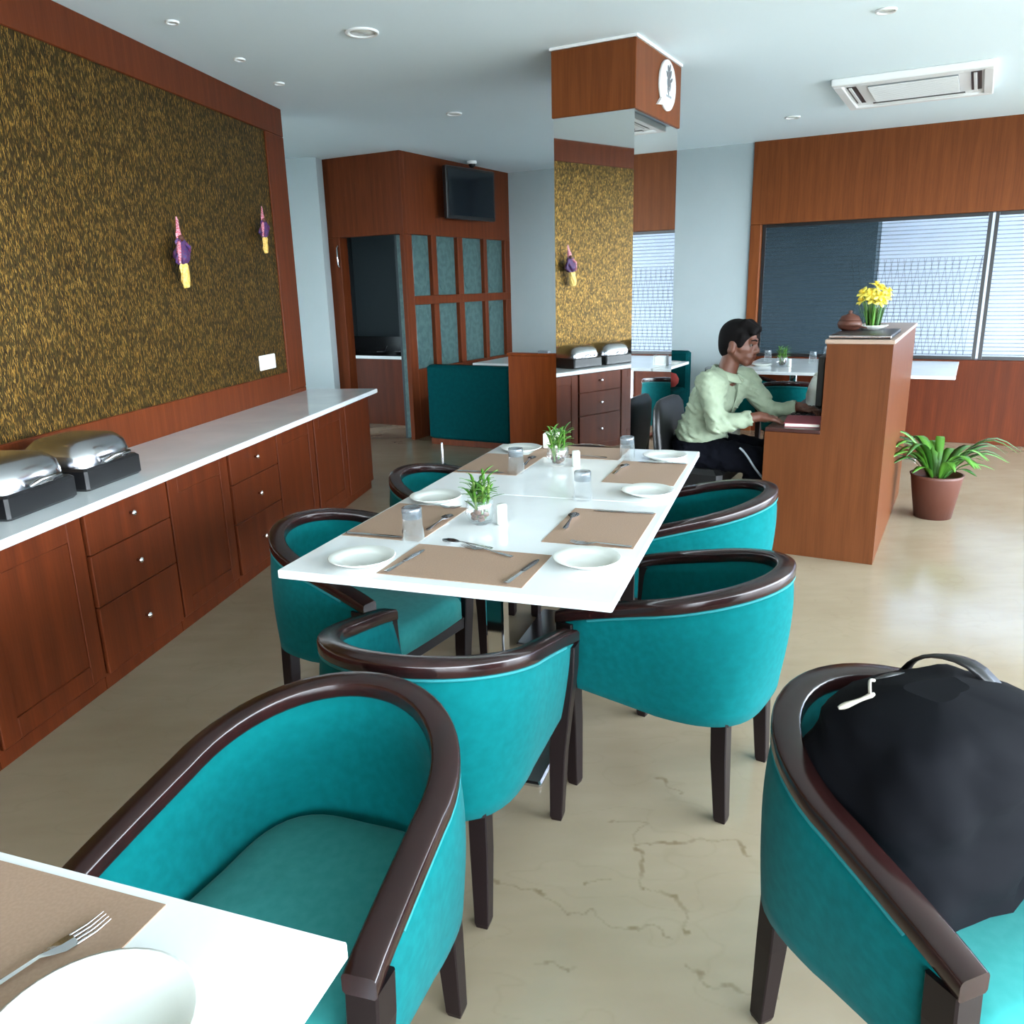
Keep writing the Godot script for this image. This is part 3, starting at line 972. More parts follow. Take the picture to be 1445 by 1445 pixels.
func build_credenza() -> void:
	var units: Array = []
	for k in range(-3, 2):
		var a := -0.35 + 1.12 * k
		if a < 0.3:
			units.append([a, a + 0.56, "drawers"])
			units.append([a + 0.56, a + 1.12, "door"])
	units.append([0.77, 1.33, "door"])
	units.append([1.33, 1.85, "panel"])
	var di := 0
	var li := 0
	var dl := ["drawer unit of the credenza far to the left", "drawer unit of the credenza under the chafing dishes", "dark wood drawer unit of the credenza at the left edge, three knobs one above another", "dark wood drawer unit of the credenza in its middle, next to the nearer left chair"]
	var ll := ["door unit of the credenza at its hidden left end", "door unit of the credenza left of the knobbed drawers at the edge", "dark wood door unit of the credenza between the two drawer stacks", "dark wood door unit of the credenza just right of the middle drawer stack", "dark wood door unit of the credenza, second from its far end", "plain end unit of the credenza next to the passage"]
	var ks := units.size()
	for i in ks:
		var q = units[i]
		var label: String
		if q[2] == "drawers":
			label = dl[clampi(di, 0, 3)]
			di += 1
		else:
			label = ll[clampi(li, 0, 5)]
			li += 1
		if q[2] == "drawers" and q[0] < -3.0:
			label = dl[0]
		var w: float = q[1] - q[0]
		var t := thing("cabinet_unit", label, "cabinet", wallf(q[0], 0.0), "credenza units along the wallpapered wall")
		sbox("carcass", t, M.wood_cab, 0.004, 0.482, 0.0, 0.725, 0.002, w - 0.002)
		if q[2] == "drawers":
			for r in [[0.553, 0.718], [0.343, 0.549], [0.065, 0.339]]:
				var d := sbox("drawer", t, M.wood_cab, 0.483, 0.503, r[0], r[1], 0.008, w - 0.008, 0.002)
				knob(d, Vector3(0.5025, 0.648 if r[0] > 0.5 else (r[0] + r[1]) / 2, -w / 2))
		elif q[2] == "door":
			var d := sbox("door", t, M.wood_cab, 0.483, 0.493, 0.065, 0.715, 0.012, w - 0.012)
			sbox("door_stile", d, M.wood_cab, 0.4931, 0.499, 0.065, 0.715, 0.012, 0.09, 0.003)
			sbox("door_stile", d, M.wood_cab, 0.4931, 0.499, 0.065, 0.715, w - 0.09, w - 0.012, 0.003)
			sbox("door_rail", d, M.wood_cab, 0.4931, 0.499, 0.637, 0.715, 0.0901, w - 0.0901, 0.003)
			sbox("door_rail", d, M.wood_cab, 0.4931, 0.499, 0.065, 0.143, 0.0901, w - 0.0901, 0.003)
		else:
			sbox("front_panel", t, M.wood_cab, 0.483, 0.503, 0.065, 0.715, 0.008, w - 0.004, 0.003)
	var wt := MB.new()
	bx(wt, 0.002, 0.548, 0.728, 0.76, -4.3, 1.955, 0.004)
	var o := obj("worktop", wt, M.counter)
	o.transform = wallf()
	tag(o, "long polished white stone worktop of the credenza along the wallpapered wall", "worktop")

	# chafing dishes: outside the frame, but the column's mirror shows them
	for k in 3:
		var t := thing("chafing_dish", ["steel chafing dish on the credenza, right one of three, nearest to the puppets", "steel chafing dish on the credenza, the middle one of three", "steel chafing dish on the credenza, left one of three"][k], "chafing dish", wallf(-1.12 - k * 0.42, 0.26, 0.7601), "chafing dishes seen in the mirror")
		var b := MB.new()
		box(b, Vector3(-0.16, 0.0, -0.18), Vector3(0.16, 0.09, 0.18), 0.01)
		obj("water_pan", b, M.black, t)
		var l := MB.new()
		var rings: Array = []
		for q in [[1.0, 0.09], [1.0, 0.12], [0.94, 0.16], [0.75, 0.19], [0.4, 0.2]]:
			var ring := PackedVector3Array()
			for i in 24:
				var a := TAU * i / 24
				ring.append(Vector3(signf(cos(a)) * pow(absf(cos(a)), 0.5) * 0.155 * q[0], q[1], signf(sin(a)) * pow(absf(sin(a)), 0.5) * 0.175 * q[0]))
			rings.append(ring)
		loft(l, rings, 1)
		obj("lid", l, M.steel, t)
		var h := MB.new()
		tube(h, [Vector3(0.165, 0.1, -0.06), Vector3(0.2, 0.12, -0.05), Vector3(0.2, 0.12, 0.05), Vector3(0.165, 0.1, 0.06)], 0.008)
		obj("handle", h, M.steel, t)

	# hanging cloth puppets on the wallpaper
	var or_ := [[0.27, 1.72, 0.36, 9.0, "purple and gold hanging cloth puppet on the wallpaper, larger one on the left"], [1.35, 1.90, 0.29, 6.0, "purple and gold hanging cloth puppet on the wallpaper, smaller one near the timber frame"], [-1.27, 1.66, 0.36, -6.0, "dark purple and gold hanging cloth puppet seen only in the column mirror"]]
	for q in or_:
		var k: float = q[2] / 0.36
		var t := thing("hanging_puppet", q[4], "ornament", wallf(q[0], 0.012, q[1]) * Transform3D(Basis(Vector3.RIGHT, deg_to_rad(q[3])).scaled(Vector3.ONE * k), Vector3.ZERO), "cloth puppets hung on the wallpaper")
		var seed0: float = q[0] * 7.0
		# pointed turban, speckled bodice with hanging sleeves, and a long yellow skirt tail; all lobed like gathered cloth
		for part in [["turban", M.red_sparkle, [[0.004, 0.185, -0.012], [0.010, 0.165, -0.012], [0.014, 0.13, -0.006], [0.024, 0.10, 0.0], [0.022, 0.07, 0.0]], 0.18, 4.0], ["bodice", M.purple_cloth, [[0.018, 0.078, 0.0], [0.036, 0.06, 0.004], [0.034, 0.035, 0.0], [0.052, 0.01, 0.006], [0.062, -0.02, 0.008], [0.05, -0.045, 0.01], [0.03, -0.06, 0.01]], 0.30, 5.0], ["skirt", M.gold_cloth, [[0.024, -0.05, 0.012], [0.034, -0.075, 0.012], [0.030, -0.11, 0.016], [0.034, -0.145, 0.02], [0.026, -0.178, 0.022], [0.018, -0.186, 0.022]], 0.26, 6.0]]:
			var mb := MB.new()
			var rings: Array = []
			for p in part[2]:
				var ring := PackedVector3Array()
				for i in 24:
					var an := TAU * i / 24
					var lob: float = part[3]
					var rr: float = p[0] * (1.0 + lob * sin(an * float(part[4]) + seed0 + p[1] * 60.0) + 0.5 * lob * sin(an * 3.0 - p[1] * 45.0))
					ring.append(Vector3(0.03 + cos(an) * rr * 0.42, p[1], sin(an) * rr + p[2]))
				rings.append(ring)
			loft(mb, rings, 1)
			obj(part[0], mb, part[1], t)
		var hd := MB.new()
		lathe(hd, [Vector2(0.001, 0.092), Vector2(0.014, 0.088), Vector2(0.019, 0.075), Vector2(0.014, 0.06), Vector2(0.001, 0.056)], 14, Transform3D(Basis.IDENTITY, Vector3(0.038, 0, 0)))
		obj("head", hd, M.terracotta, t)
		for sd in [-1.0, 1.0]:
			var d := MB.new()
			tube(d, [Vector3(0.035, 0.055, sd * 0.024), Vector3(0.045, 0.02, sd * 0.055), Vector3(0.04, -0.03 - 0.02 * sd, sd * 0.062)], [0.010, 0.013, 0.006], 8)
			obj("sleeve", d, M.red_sparkle if sd > 0 else M.purple_cloth, t)
	# switch plate
	var sp := thing("switch_plate", "white switch plate low on the wallpapered wall", "switch", wallf(1.28, -0.0119, 1.03))
	var s1 := MB.new()
	box(s1, Vector3(0, -0.05, -0.12), Vector3(0.012, 0.05, 0.12), 0.004)
	obj("plate", s1, M.white_plastic, sp)
	for k in 3:
		var s2 := MB.new()
		box(s2, Vector3(0.012, -0.03, -0.09 + k * 0.065), Vector3(0.016, 0.03, -0.04 + k * 0.065), 0.0015)
		obj("rocker", s2, M.white_plastic, sp)

# ------------------------------------------------------------------ things on walls and ceiling, and in the back
func build_fittings() -> void:
	# ceiling downlights, all off
	var dls := [[-2.84, 3.652, 0.085, "round recessed ceiling light with a wide white ring, left of the column"], [-3.468, 3.023, 0.032, "small ceiling light above the wallpapered wall, nearest to the viewer"], [-3.704, 3.66, 0.032, "small ceiling light above the wallpapered wall, second from the viewer"], [-3.921, 4.184, 0.034, "small ceiling light above the wallpapered wall, third from the viewer"], [-3.551, 5.603, 0.06, "small ceiling light in front of the television"], [-1.448, 7.339, 0.06, "small ceiling light near the right window fascia"], [-0.536, 4.794, 0.05, "small ceiling light nearest to the upper right corner"]]
	for d in dls:
		var t := thing("ceiling_light", d[3], "ceiling light", gridf(d[0], d[1], 2.7399), "recessed ceiling lights")
		var r: float = d[2]
		var mb := MB.new()
		lathe(mb, [Vector2(r, 0.0), Vector2(r, -0.006), Vector2(r * 0.95, -0.01), Vector2(r * 0.78, -0.008), Vector2(r * 0.74, 0.0)], 28, ID, true)
		obj("trim_ring", mb, M.white_plastic, t)
		var le := MB.new()
		lathe(le, [Vector2(0.001, -0.003), Vector2(r * 0.72, -0.003), Vector2(r * 0.72, -0.001), Vector2(0.001, -0.001)], 24)
		obj("lens", le, M.china, t)
	# cassette air conditioner
	var ac := thing("air_conditioner", "white square ceiling cassette air conditioner at the upper right", "air conditioner", gridf(-0.985, 6.166, 2.7399))
	var f := MB.new()
	for e in [[0.0, 0.93, 0.0, 0.06], [0.0, 0.93, 0.87, 0.93], [0.0, 0.06, 0.0601, 0.8699], [0.87, 0.93, 0.0601, 0.8699]]:
		bx(f, e[0], e[1], -0.045, 0, e[2], e[3], 0.006)
	obj("frame", f, M.white_plastic, ac)
	for e in [[0.17, 0.76, 0.07, 0.13], [0.17, 0.76, 0.8, 0.86], [0.07, 0.13, 0.17, 0.76], [0.8, 0.86, 0.17, 0.76]]:
		sbox("air_slot", ac, M.black, e[0], e[1], -0.03, -0.02, e[2], e[3])
		if e[1] - e[0] > 0.3:
			sbox("louvre", ac, M.white_plastic, e[0], e[1], -0.04, -0.034, e[2] + 0.015, e[3] - 0.025, 0.002)
		else:
			sbox("louvre", ac, M.white_plastic, e[0] + 0.015, e[1] - 0.025, -0.04, -0.034, e[2], e[3], 0.002)
	sbox("underside", ac, M.white_plastic, 0.06, 0.87, -0.028, -0.01, 0.0601, 0.8699)
	sbox("grille_backing", ac, M.grille, 0.2, 0.73, -0.034, -0.0281, 0.2, 0.73)
	for k in 14:
		sbox("grille_slat", ac, M.white_plastic, 0.2, 0.73, -0.044, -0.0341, 0.205 + k * 0.038, 0.219 + k * 0.038, 0.002)
	# television on the block's right face
	var tv := thing("television", "black flat television mounted high on the wooden alcove wall", "television", gridf(-4.865, 6.69, 0) * Transform3D(Basis(Vector3.UP, deg_to_rad(-7)), Vector3(0.20, 2.41, -0.95)))
	var b := MB.new()
	box(b, Vector3(-0.05, -0.25, -0.40), Vector3(0.0, 0.25, 0.40), 0.008)
	obj("casing", b, M.black, tv)
	var s := MB.new()
	box(s, Vector3(0.0001, -0.215, -0.365), Vector3(0.003, 0.22, 0.365))
	obj("screen", s, M.screen, tv)
	var br := MB.new()
	box(br, Vector3(-0.17, -0.08, -0.05), Vector3(-0.05, 0.08, 0.05), 0.006)
	obj("bracket", br, M.black, tv)
	var cam := thing("ceiling_camera", "small dark dome camera with a white base above the television", "camera", gridf(-4.70, 7.72, 2.7399))
	var c1 := MB.new()
	lathe(c1, [Vector2(0.001, 0), Vector2(0.05, 0), Vector2(0.05, -0.022), Vector2(0.04, -0.03), Vector2(0.001, -0.03)], 18)
	obj("base", c1, M.white_plastic, cam)
	var c2 := MB.new()
	lathe(c2, [Vector2(0.038, -0.0301), Vector2(0.034, -0.05), Vector2(0.02, -0.064), Vector2(0.001, -0.068)], 18)
	obj("dome", c2, M.black, cam)

	# round white emblem on the column head
	var sg := thing("wall_sign", "round white sign with a grey emblem, on the timber head of the column", "sign", gridf(-1.69, 4.46, 2.575) * Transform3D(Basis(Vector3(0, 0, 1), -PI / 2), Vector3(0.0001, 0, -0.475)))
	var d1 := MB.new()
	lathe(d1, [Vector2(0.001, 0), Vector2(0.128, 0), Vector2(0.132, 0.004), Vector2(0.132, 0.016), Vector2(0.126, 0.02), Vector2(0.001, 0.02)], 40)
	obj("disc", d1, M.white_plastic, sg)
	# local +x points down, -z away from the viewer: the little tail sits low on the near side
	var d2 := MB.new()
	var tail := [Vector2(0.075, 0.10), Vector2(0.11, 0.07), Vector2(0.122, 0.165)]
	var r0 := PackedVector3Array()
	var r1 := PackedVector3Array()
	for p in tail:
		r0.append(Vector3(p.x, 0.002, p.y)); r1.append(Vector3(p.x, 0.018, p.y))
	loft(d2, [r0, r1], FLAT)
	obj("tail", d2, M.white_plastic, sg)
	var em := MB.new()      # a loose grey spray of brush strokes
	for q in [[-0.075, 0.01, 0.016, 0.030, 0.5], [-0.055, -0.018, 0.014, 0.034, -0.7], [-0.045, 0.022, 0.013, 0.036, 0.9], [-0.022, 0.0, 0.020, 0.030, 0.1], [-0.030, -0.038, 0.009, 0.026, -1.0], [0.0, 0.018, 0.012, 0.034, 0.35], [0.006, -0.018, 0.010, 0.028, -0.3], [0.034, 0.012, 0.008, 0.024, 0.7], [-0.092, -0.012, 0.008, 0.02, -0.2]]:
		lathe(em, [Vector2(0.001, 0.0201), Vector2(1.0, 0.0201), Vector2(0.9, 0.022), Vector2(0.001, 0.0225)], 14, Transform3D(Basis(Vector3.UP, q[4]) * Basis.from_scale(Vector3(q[3], 1, q[2])), Vector3(q[0], 0, q[1])))
	obj("emblem", em, M.sign_grey, sg)
	var ln := MB.new()
	for k in 5:
		box(ln, Vector3(0.052, 0.0201, -0.045 + k * 0.019), Vector3(0.064, 0.0215, -0.034 + k * 0.019))
	obj("lettering", ln, M.grille, sg)

	# sofa back and partition in front of the alcove
	var so := thing("sofa", "dark teal sofa with its flat back to us below the television", "sofa", gridf(-4.60, 6.56))
	sbox("plinth", so, M.wood_trim, 0.01, 0.91, 0.0, 0.06, 0.02, 0.62, 0.004)
	sbox("backrest", so, M.sofa, 0.0, 0.92, 0.06, 0.775, 0.0, 0.14, 0.02)
	sbox("seat", so, M.sofa, 0.0, 0.92, 0.06, 0.44, 0.141, 0.64, 0.03)
	var po := thing("floor_post", "short slim metal post on the floor in front of the teal sofa", "post", gridf(-3.938, 5.80))
	var pm := MB.new()
	lathe(pm, [Vector2(0.011, 0.01), Vector2(0.011, 0.19), Vector2(0.008, 0.197), Vector2(0.001, 0.198)], 12)
	obj("shaft", pm, M.steel, po)
	var pb := MB.new()
	lathe(pb, [Vector2(0.03, 0), Vector2(0.03, 0.006), Vector2(0.012, 0.01), Vector2(0.001, 0.01)], 14)
	obj("foot", pb, M.steel, po)
	# bench against the white wall right of the column
	var be := thing("bench", "teal bench against the white wall, right of the mirrored column", "bench", gridf(-3.45, 7.85))
	sbox("plinth", be, M.leg, 0.02, 0.9, 0.0, 0.08, 0.06, 0.5, 0.004)
	sbox("seat", be, M.sofa, 0.0, 0.92, 0.08, 0.44, 0.0, 0.42, 0.025)
	sbox("backrest", be, M.sofa, 0.0, 0.92, 0.08, 0.80, 0.421, 0.56, 0.02)
	var cu := thing("cushion", "small rust red cushion on the teal bench beside the column mirror", "cushion", gridf(-2.66, 8.13, 0.445))
	var cm := MB.new()
	lathe(cm, [Vector2(0.001, 0.0), Vector2(0.05, 0.01), Vector2(0.085, 0.05), Vector2(0.09, 0.09), Vector2(0.06, 0.14), Vector2(0.001, 0.155)], 18, Transform3D(Basis.IDENTITY.scaled(Vector3(1, 1, 0.6)), Vector3.ZERO))
	obj("cover", cm, M.red_cloth, cu)

	# pantry counter seen through the doorway
	var pc := thing("pantry_counter", "dark pantry counter with a pale edge inside the doorway", "counter", gridf(-5.95, 7.35))
	sbox("cabinet", pc, M.wood_cab, -0.75, 0.92, 0.0, 0.74, 0.03, 0.6)
	sbox("counter_top", pc, M.granite, -0.75, 0.92, 0.741, 0.775, 0.012, 0.6, 0.003)
	sbox("edge_strip", pc, M.counter, -0.75, 0.92, 0.741, 0.775, 0.0, 0.011, 0.002)
	sbox("splashback", pc, M.granite, -0.75, 0.92, 0.776, 0.95, 0.57, 0.6)
	for k in 4:
		var t := thing("serving_dish", ["small steel serving dish on the pantry counter, leftmost", "small steel serving dish on the pantry counter, second from left", "small steel serving dish on the pantry counter, third from left", "small steel serving dish on the pantry counter, rightmost"][k], "dish", gridf(-5.86 + k * 0.2, 7.52 + 0.07 * (k % 2), 0.7752), "serving dishes on the pantry counter")
		var m := MB.new()
		lathe(m, [Vector2(0.001, 0), Vector2(0.045, 0), Vector2(0.07, 0.035), Vector2(0.074, 0.037), Vector2(0.07, 0.04), Vector2(0.044, 0.006), Vector2(0.001, 0.006)], 20)
		obj("bowl", m, M.steel, t)
		var sn := MB.new()
		tube(sn, [Vector3(0.02, 0.012, 0), Vector3(0.06, 0.05, 0.02), Vector3(0.1, 0.1, 0.03)], 0.004, 6)
		obj("ladle", sn, M.steel, t)

# ------------------------------------------------------------------ reception desk
func build_desk() -> void:
	var t := thing("reception_desk", "orange-brown wooden reception desk with a low working side and a tall right side", "desk", gridf(-0.338, 4.545))
	# L-shaped side panel
	var mb := MB.new()
	bx(mb, -0.604, 0.0, 0.0, 0.69, 0.0, 0.03)
	bx(mb, -0.316, 0.0, 0.69, 1.165, 0.0, 0.03)
	obj("side_panel", mb, M.wood_desk, t)
	sbox("front_panel", t, M.wood_desk, -0.03, 0.0, 0.0, 1.165, 0.031, 1.7, 0.002)
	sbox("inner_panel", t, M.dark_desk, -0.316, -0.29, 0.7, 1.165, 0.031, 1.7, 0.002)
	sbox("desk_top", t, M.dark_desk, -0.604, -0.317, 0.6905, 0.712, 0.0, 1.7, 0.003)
	sbox("counter_ledge", t, M.ledge, -0.325, 0.008, 1.166, 1.188, -0.008, 1.7, 0.003)
	sbox("side_panel", t, M.wood_desk, -0.604, -0.031, 0.0, 0.69, 1.67, 1.7, 0.002)
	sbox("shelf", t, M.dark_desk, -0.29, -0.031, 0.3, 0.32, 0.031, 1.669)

	# tray, pot and flowers on the ledge
	var tr := thing("tray", "flat black tray with a pale rim on top of the reception desk", "tray", gridf(-0.505, 4.74, 1.1882))
	sbox("base", tr, M.black, -0.14, 0.15, 0.0, 0.006, -0.17, 0.45, 0.002)
	sbox("rim", tr, M.steel, -0.145, 0.152, 0.0065, 0.018, -0.175, -0.168, 0.002)
	sbox("rim", tr, M.steel, -0.147, -0.141, 0.0065, 0.018, -0.167, 0.4, 0.002)
	sbox("mat", tr, M.black, -0.138, 0.148, 0.0065, 0.02, -0.165, 0.445, 0.002)
	var pt := thing("brown_pot", "small brown clay pot with a lid beside the yellow flowers", "pot", gridf(-0.605, 4.98, 1.2086))
	var m1 := MB.new()
	lathe(m1, [Vector2(0.001, 0), Vector2(0.035, 0), Vector2(0.055, 0.012), Vector2(0.066, 0.032), Vector2(0.06, 0.05), Vector2(0.052, 0.056), Vector2(0.001, 0.056)], 24)
	obj("body", m1, M.terracotta, pt)
	var m2 := MB.new()
	lathe(m2, [Vector2(0.058, 0.0561), Vector2(0.045, 0.078), Vector2(0.02, 0.088), Vector2(0.008, 0.094), Vector2(0.012, 0.104), Vector2(0.001, 0.11)], 24)
	obj("lid", m2, M.terracotta, pt)
	var m3 := MB.new()
	tube(m3, [Vector3(-0.01, 0.03, 0.06), Vector3(0.05, 0.028, 0.075), Vector3(0.1, 0.018, 0.08)], [0.006, 0.007, 0.003], 8)
	obj("spout", m3, M.terracotta, pt)
	var fl := thing("flower_bowl", "yellow flowers with green stems in a shallow white bowl on the reception desk", "flowers", gridf(-0.50, 5.05, 1.2086))
	var bw := MB.new()
	lathe(bw, [Vector2(0.001, 0), Vector2(0.045, 0), Vector2(0.085, 0.022), Vector2(0.088, 0.026), Vector2(0.083, 0.026), Vector2(0.045, 0.006), Vector2(0.001, 0.006)], 28)
	obj("bowl", bw, M.china, fl)
	var rng := RandomNumberGenerator.new()
	rng.seed = 77
	var heads := [Vector3(-0.02, 0.20, 0), Vector3(0.03, 0.22, -0.01), Vector3(0.06, 0.18, 0.02), Vector3(0.0, 0.165, 0.04), Vector3(-0.055, 0.16, 0.01), Vector3(0.04, 0.155, 0.045), Vector3(0.005, 0.24, -0.03), Vector3(-0.03, 0.185, -0.045), Vector3(0.065, 0.205, -0.03), Vector3(-0.01, 0.19, 0.05), Vector3(0.03, 0.185, 0.05), Vector3(-0.05, 0.20, 0.03)]
	for h in heads:
		var s := MB.new()
		tube(s, [Vector3(h.x * 0.4, 0.01, h.z * 0.4), Vector3(h.x * 0.6, h.y * 0.6, h.z * 0.6), h], 0.003, 6)
		obj("stem", s, M.stem, fl)
		var ax: Vector3 = (h * Vector3(1, 0.25, 1) + Vector3(0, 0.01, 0.03)).normalized()
		var b := Basis(Quaternion(Vector3.UP, ax))
		for k in 6:
			var a := TAU * k / 6
			var dir := Vector3(cos(a), 0.15, sin(a))
			var pm := MB.new()
			blade(pm, [h + b * (dir * 0.004), h + b * (dir * 0.018), h + b * (dir * 0.032 + Vector3(0, 0.004, 0)), h + b * (dir * 0.04)], [0.005, 0.012, 0.011, 0.002], b * Vector3(-sin(a), 0, cos(a)), 0.0012)
			obj("petal", pm, M.yellow, fl)
		var tp := MB.new()
		lathe(tp, [Vector2(0.006, 0), Vector2(0.009, 0.012), Vector2(0.015, 0.022), Vector2(0.012, 0.02), Vector2(0.001, 0.008)], 12, Transform3D(b, h))
		obj("trumpet", tp, M.yellow_deep, fl)
	for k in 40:
		var a := rng.randf() * TAU
		var d := rng.randf_range(0.01, 0.045)
		var l := rng.randf_range(0.10, 0.17)
		var dir := Vector3(cos(a), 0, sin(a))
		var lf := MB.new()
		blade(lf, [dir * d + Vector3(0, 0.01, 0), dir * (d + 0.012) + Vector3(0, l * 0.5, 0), dir * (d + 0.035) + Vector3(0, l, 0)], [0.006, 0.008, 0.001], dir.cross(Vector3.UP), 0.001)
		obj("leaf", lf, M.leaf_dark if k % 2 else M.leaf, fl)

	# monitor, book, paper and cable on the low side
	var mo := thing("monitor", "black computer monitor standing on the low side of the reception desk", "monitor", gridf(-0.72, 5.08, 0.7122))
	sbox("foot", mo, M.black, -0.05, 0.055, 0.0, 0.012, -0.1, 0.1, 0.003)
	sbox("stand", mo, M.black, 0.0, 0.02, 0.012, 0.12, -0.025, 0.025, 0.003)
	sbox("casing", mo, M.black, -0.018, 0.02, 0.08, 0.36, -0.22, 0.22, 0.005)
	sbox("screen", mo, M.screen, -0.0195, -0.0182, 0.1, 0.345, -0.205, 0.205)
	var bk := thing("ledger", "dark red ledger book under the man's hands on the reception desk", "book", gridf(-0.78, 4.74, 0.7122) * Transform3D(Basis(Vector3.UP, 0.12), Vector3.ZERO))
	sbox("pages", bk, M.page, -0.083, 0.095, 0.004, 0.019, -0.135, 0.135)
	sbox("cover", bk, M.book, -0.09, 0.097, 0.0191, 0.023, -0.14, 0.14, 0.001)
	sbox("cover", bk, M.book, -0.09, 0.097, 0.0, 0.0039, -0.14, 0.14, 0.001)
	var kb := thing("keyboard", "black keyboard in front of the monitor on the reception desk", "keyboard", gridf(-0.82, 5.12, 0.7122))
	sbox("tray", kb, M.black, -0.07, 0.06, 0.0, 0.016, -0.2, 0.2, 0.004)
	for r in 4:
		for c in 10:
			sbox("key", kb, M.leather, -0.06 + r * 0.03, -0.036 + r * 0.03, 0.0161, 0.022, -0.19 + c * 0.038, -0.158 + c * 0.038, 0.002)
	var pp := thing("paper_bunch", "bunch of pale crumpled papers standing behind the man's far hand", "paper", gridf(-0.80, 5.42, 0.7122))
	for k in 7:
		var a := -0.9 + k * 0.3
		var sh := MB.new()
		var y0 := 0.02 + 0.02 * (k % 3)
		blade(sh, spline([Vector3(-0.02, 0.0, -0.02 * k + 0.06), Vector3(0.01 + 0.02 * sin(a), 0.08 + y0, -0.02 * k + 0.07), Vector3(0.04 + 0.05 * sin(a * 2.0), 0.16 + y0, -0.02 * k + 0.05 + 0.02 * cos(a * 3.0))], 4), [0.05, 0.06, 0.065, 0.07, 0.065, 0.06, 0.055, 0.045, 0.03], Vector3(1, 0.4 * sin(a), 0.3), 0.001)
		obj("sheet", sh, M.page, pp)
	var ca := MB.new()
	tube(ca, spline([Vector3(0.0, 0.0, 0.0), Vector3(0.02, -0.015, 0.0), Vector3(0.05, -0.05, 0), Vector3(0.10, -0.12, 0), Vector3(0.16, -0.19, -0.02), Vector3(0.24, -0.24, -0.05)], 5), 0.006, 8)
	var cb := obj("cable", ca, M.grille)
	cb.transform = gridf(-1.09, 4.605, 0.575)
	tag(cb, "thin grey cable hanging under the low side of the reception desk", "cable")

	# potted plant past the desk
	var pl := thing("potted_plant", "green potted plant on the floor just right of the reception desk", "plant", gridf(-0.10, 5.70))
	var po := MB.new()
	lathe(po, [Vector2(0.001, 0), Vector2(0.11, 0), Vector2(0.15, 0.26), Vector2(0.158, 0.28), Vector2(0.145, 0.28), Vector2(0.135, 0.25), Vector2(0.001, 0.25)], 28)
	obj("pot", po, M.terracotta, pl)
	for k in 40:
		var a := rng.randf() * TAU
		var l := rng.randf_range(0.22, 0.42)
		var dir := Vector3(cos(a), 0, sin(a))
		var ri := rng.randf_range(0.5, 1.1)
		var lf := MB.new()
		var o := dir * 0.04 + Vector3(0, 0.24, 0)
		var p2 := spline([o, o + dir * l * 0.3 + Vector3(0, l * 0.6 * ri, 0), o + dir * l * 0.65 + Vector3(0, l * 0.8 * ri, 0), o + dir * l + Vector3(0, l * 0.6 * ri, 0)], 3)
		var wd: Array = []
		for q in p2.size():
			wd.append(maxf(0.028 * sin(PI * clampf(float(q) / (p2.size() - 1) * 0.93 + 0.05, 0, 1)), 0.001))
		blade(lf, p2, wd, dir.cross(Vector3.UP), 0.001)
		obj("leaf", lf, M.leaf if k % 3 else M.leaf_dark, pl)

	# office chair
	var oc := thing("office_chair", "black leather office chair the man sits on", "chair", gridf(-1.36, 4.85))
	var st := MB.new()
	box(st, Vector3(-0.2, 0.30, -0.23), Vector3(0.17, 0.425, 0.23), 0.03)
	obj("seat", st, M.leather, oc)
	var bb := MB.new()
	var rings: Array = []
	for q in [[0.38, -0.205, 0.22, 0.035], [0.5, -0.225, 0.25, 0.04], [0.65, -0.24, 0.255, 0.04], [0.76, -0.245, 0.24, 0.036], [0.80, -0.248, 0.19, 0.02], [0.812, -0.25, 0.13, 0.008]]:
		var ring := PackedVector3Array()
		for i in 20:
			var an := TAU * i / 20
			ring.append(Vector3(q[1] + signf(cos(an)) * pow(absf(cos(an)), 0.6) * q[3] + 0.25 * pow(sin(an) * q[2], 2), q[0], signf(sin(an)) * pow(absf(sin(an)), 0.6) * q[2]))
		rings.append(ring)
	loft(bb, rings, 1)
	obj("backrest", bb, M.leather, oc)
	var gp := MB.new()
	lathe(gp, [Vector2(0.03, 0.08), Vector2(0.03, 0.2), Vector2(0.02, 0.2), Vector2(0.02, 0.30)], 14)
	obj("gas_lift", gp, M.chrome, oc)
	for k in 5:
		var a := TAU * k / 5 + 0.3
		var lg := MB.new()
		tube(lg, [Vector3(0, 0.1, 0), Vector3(cos(a) * 0.14, 0.085, sin(a) * 0.14), Vector3(cos(a) * 0.25, 0.06, sin(a) * 0.25)], [0.028, 0.022, 0.016], 8)
		lathe(lg, [Vector2(0.001, -0.01), Vector2(0.026, -0.01), Vector2(0.026, 0.01), Vector2(0.001, 0.01)], 14, Transform3D(Basis(Vector3(cos(a), 0, sin(a)), PI / 2), Vector3(cos(a) * 0.25, 0.027, sin(a) * 0.25)))
		obj("base_leg", lg, M.black, oc)

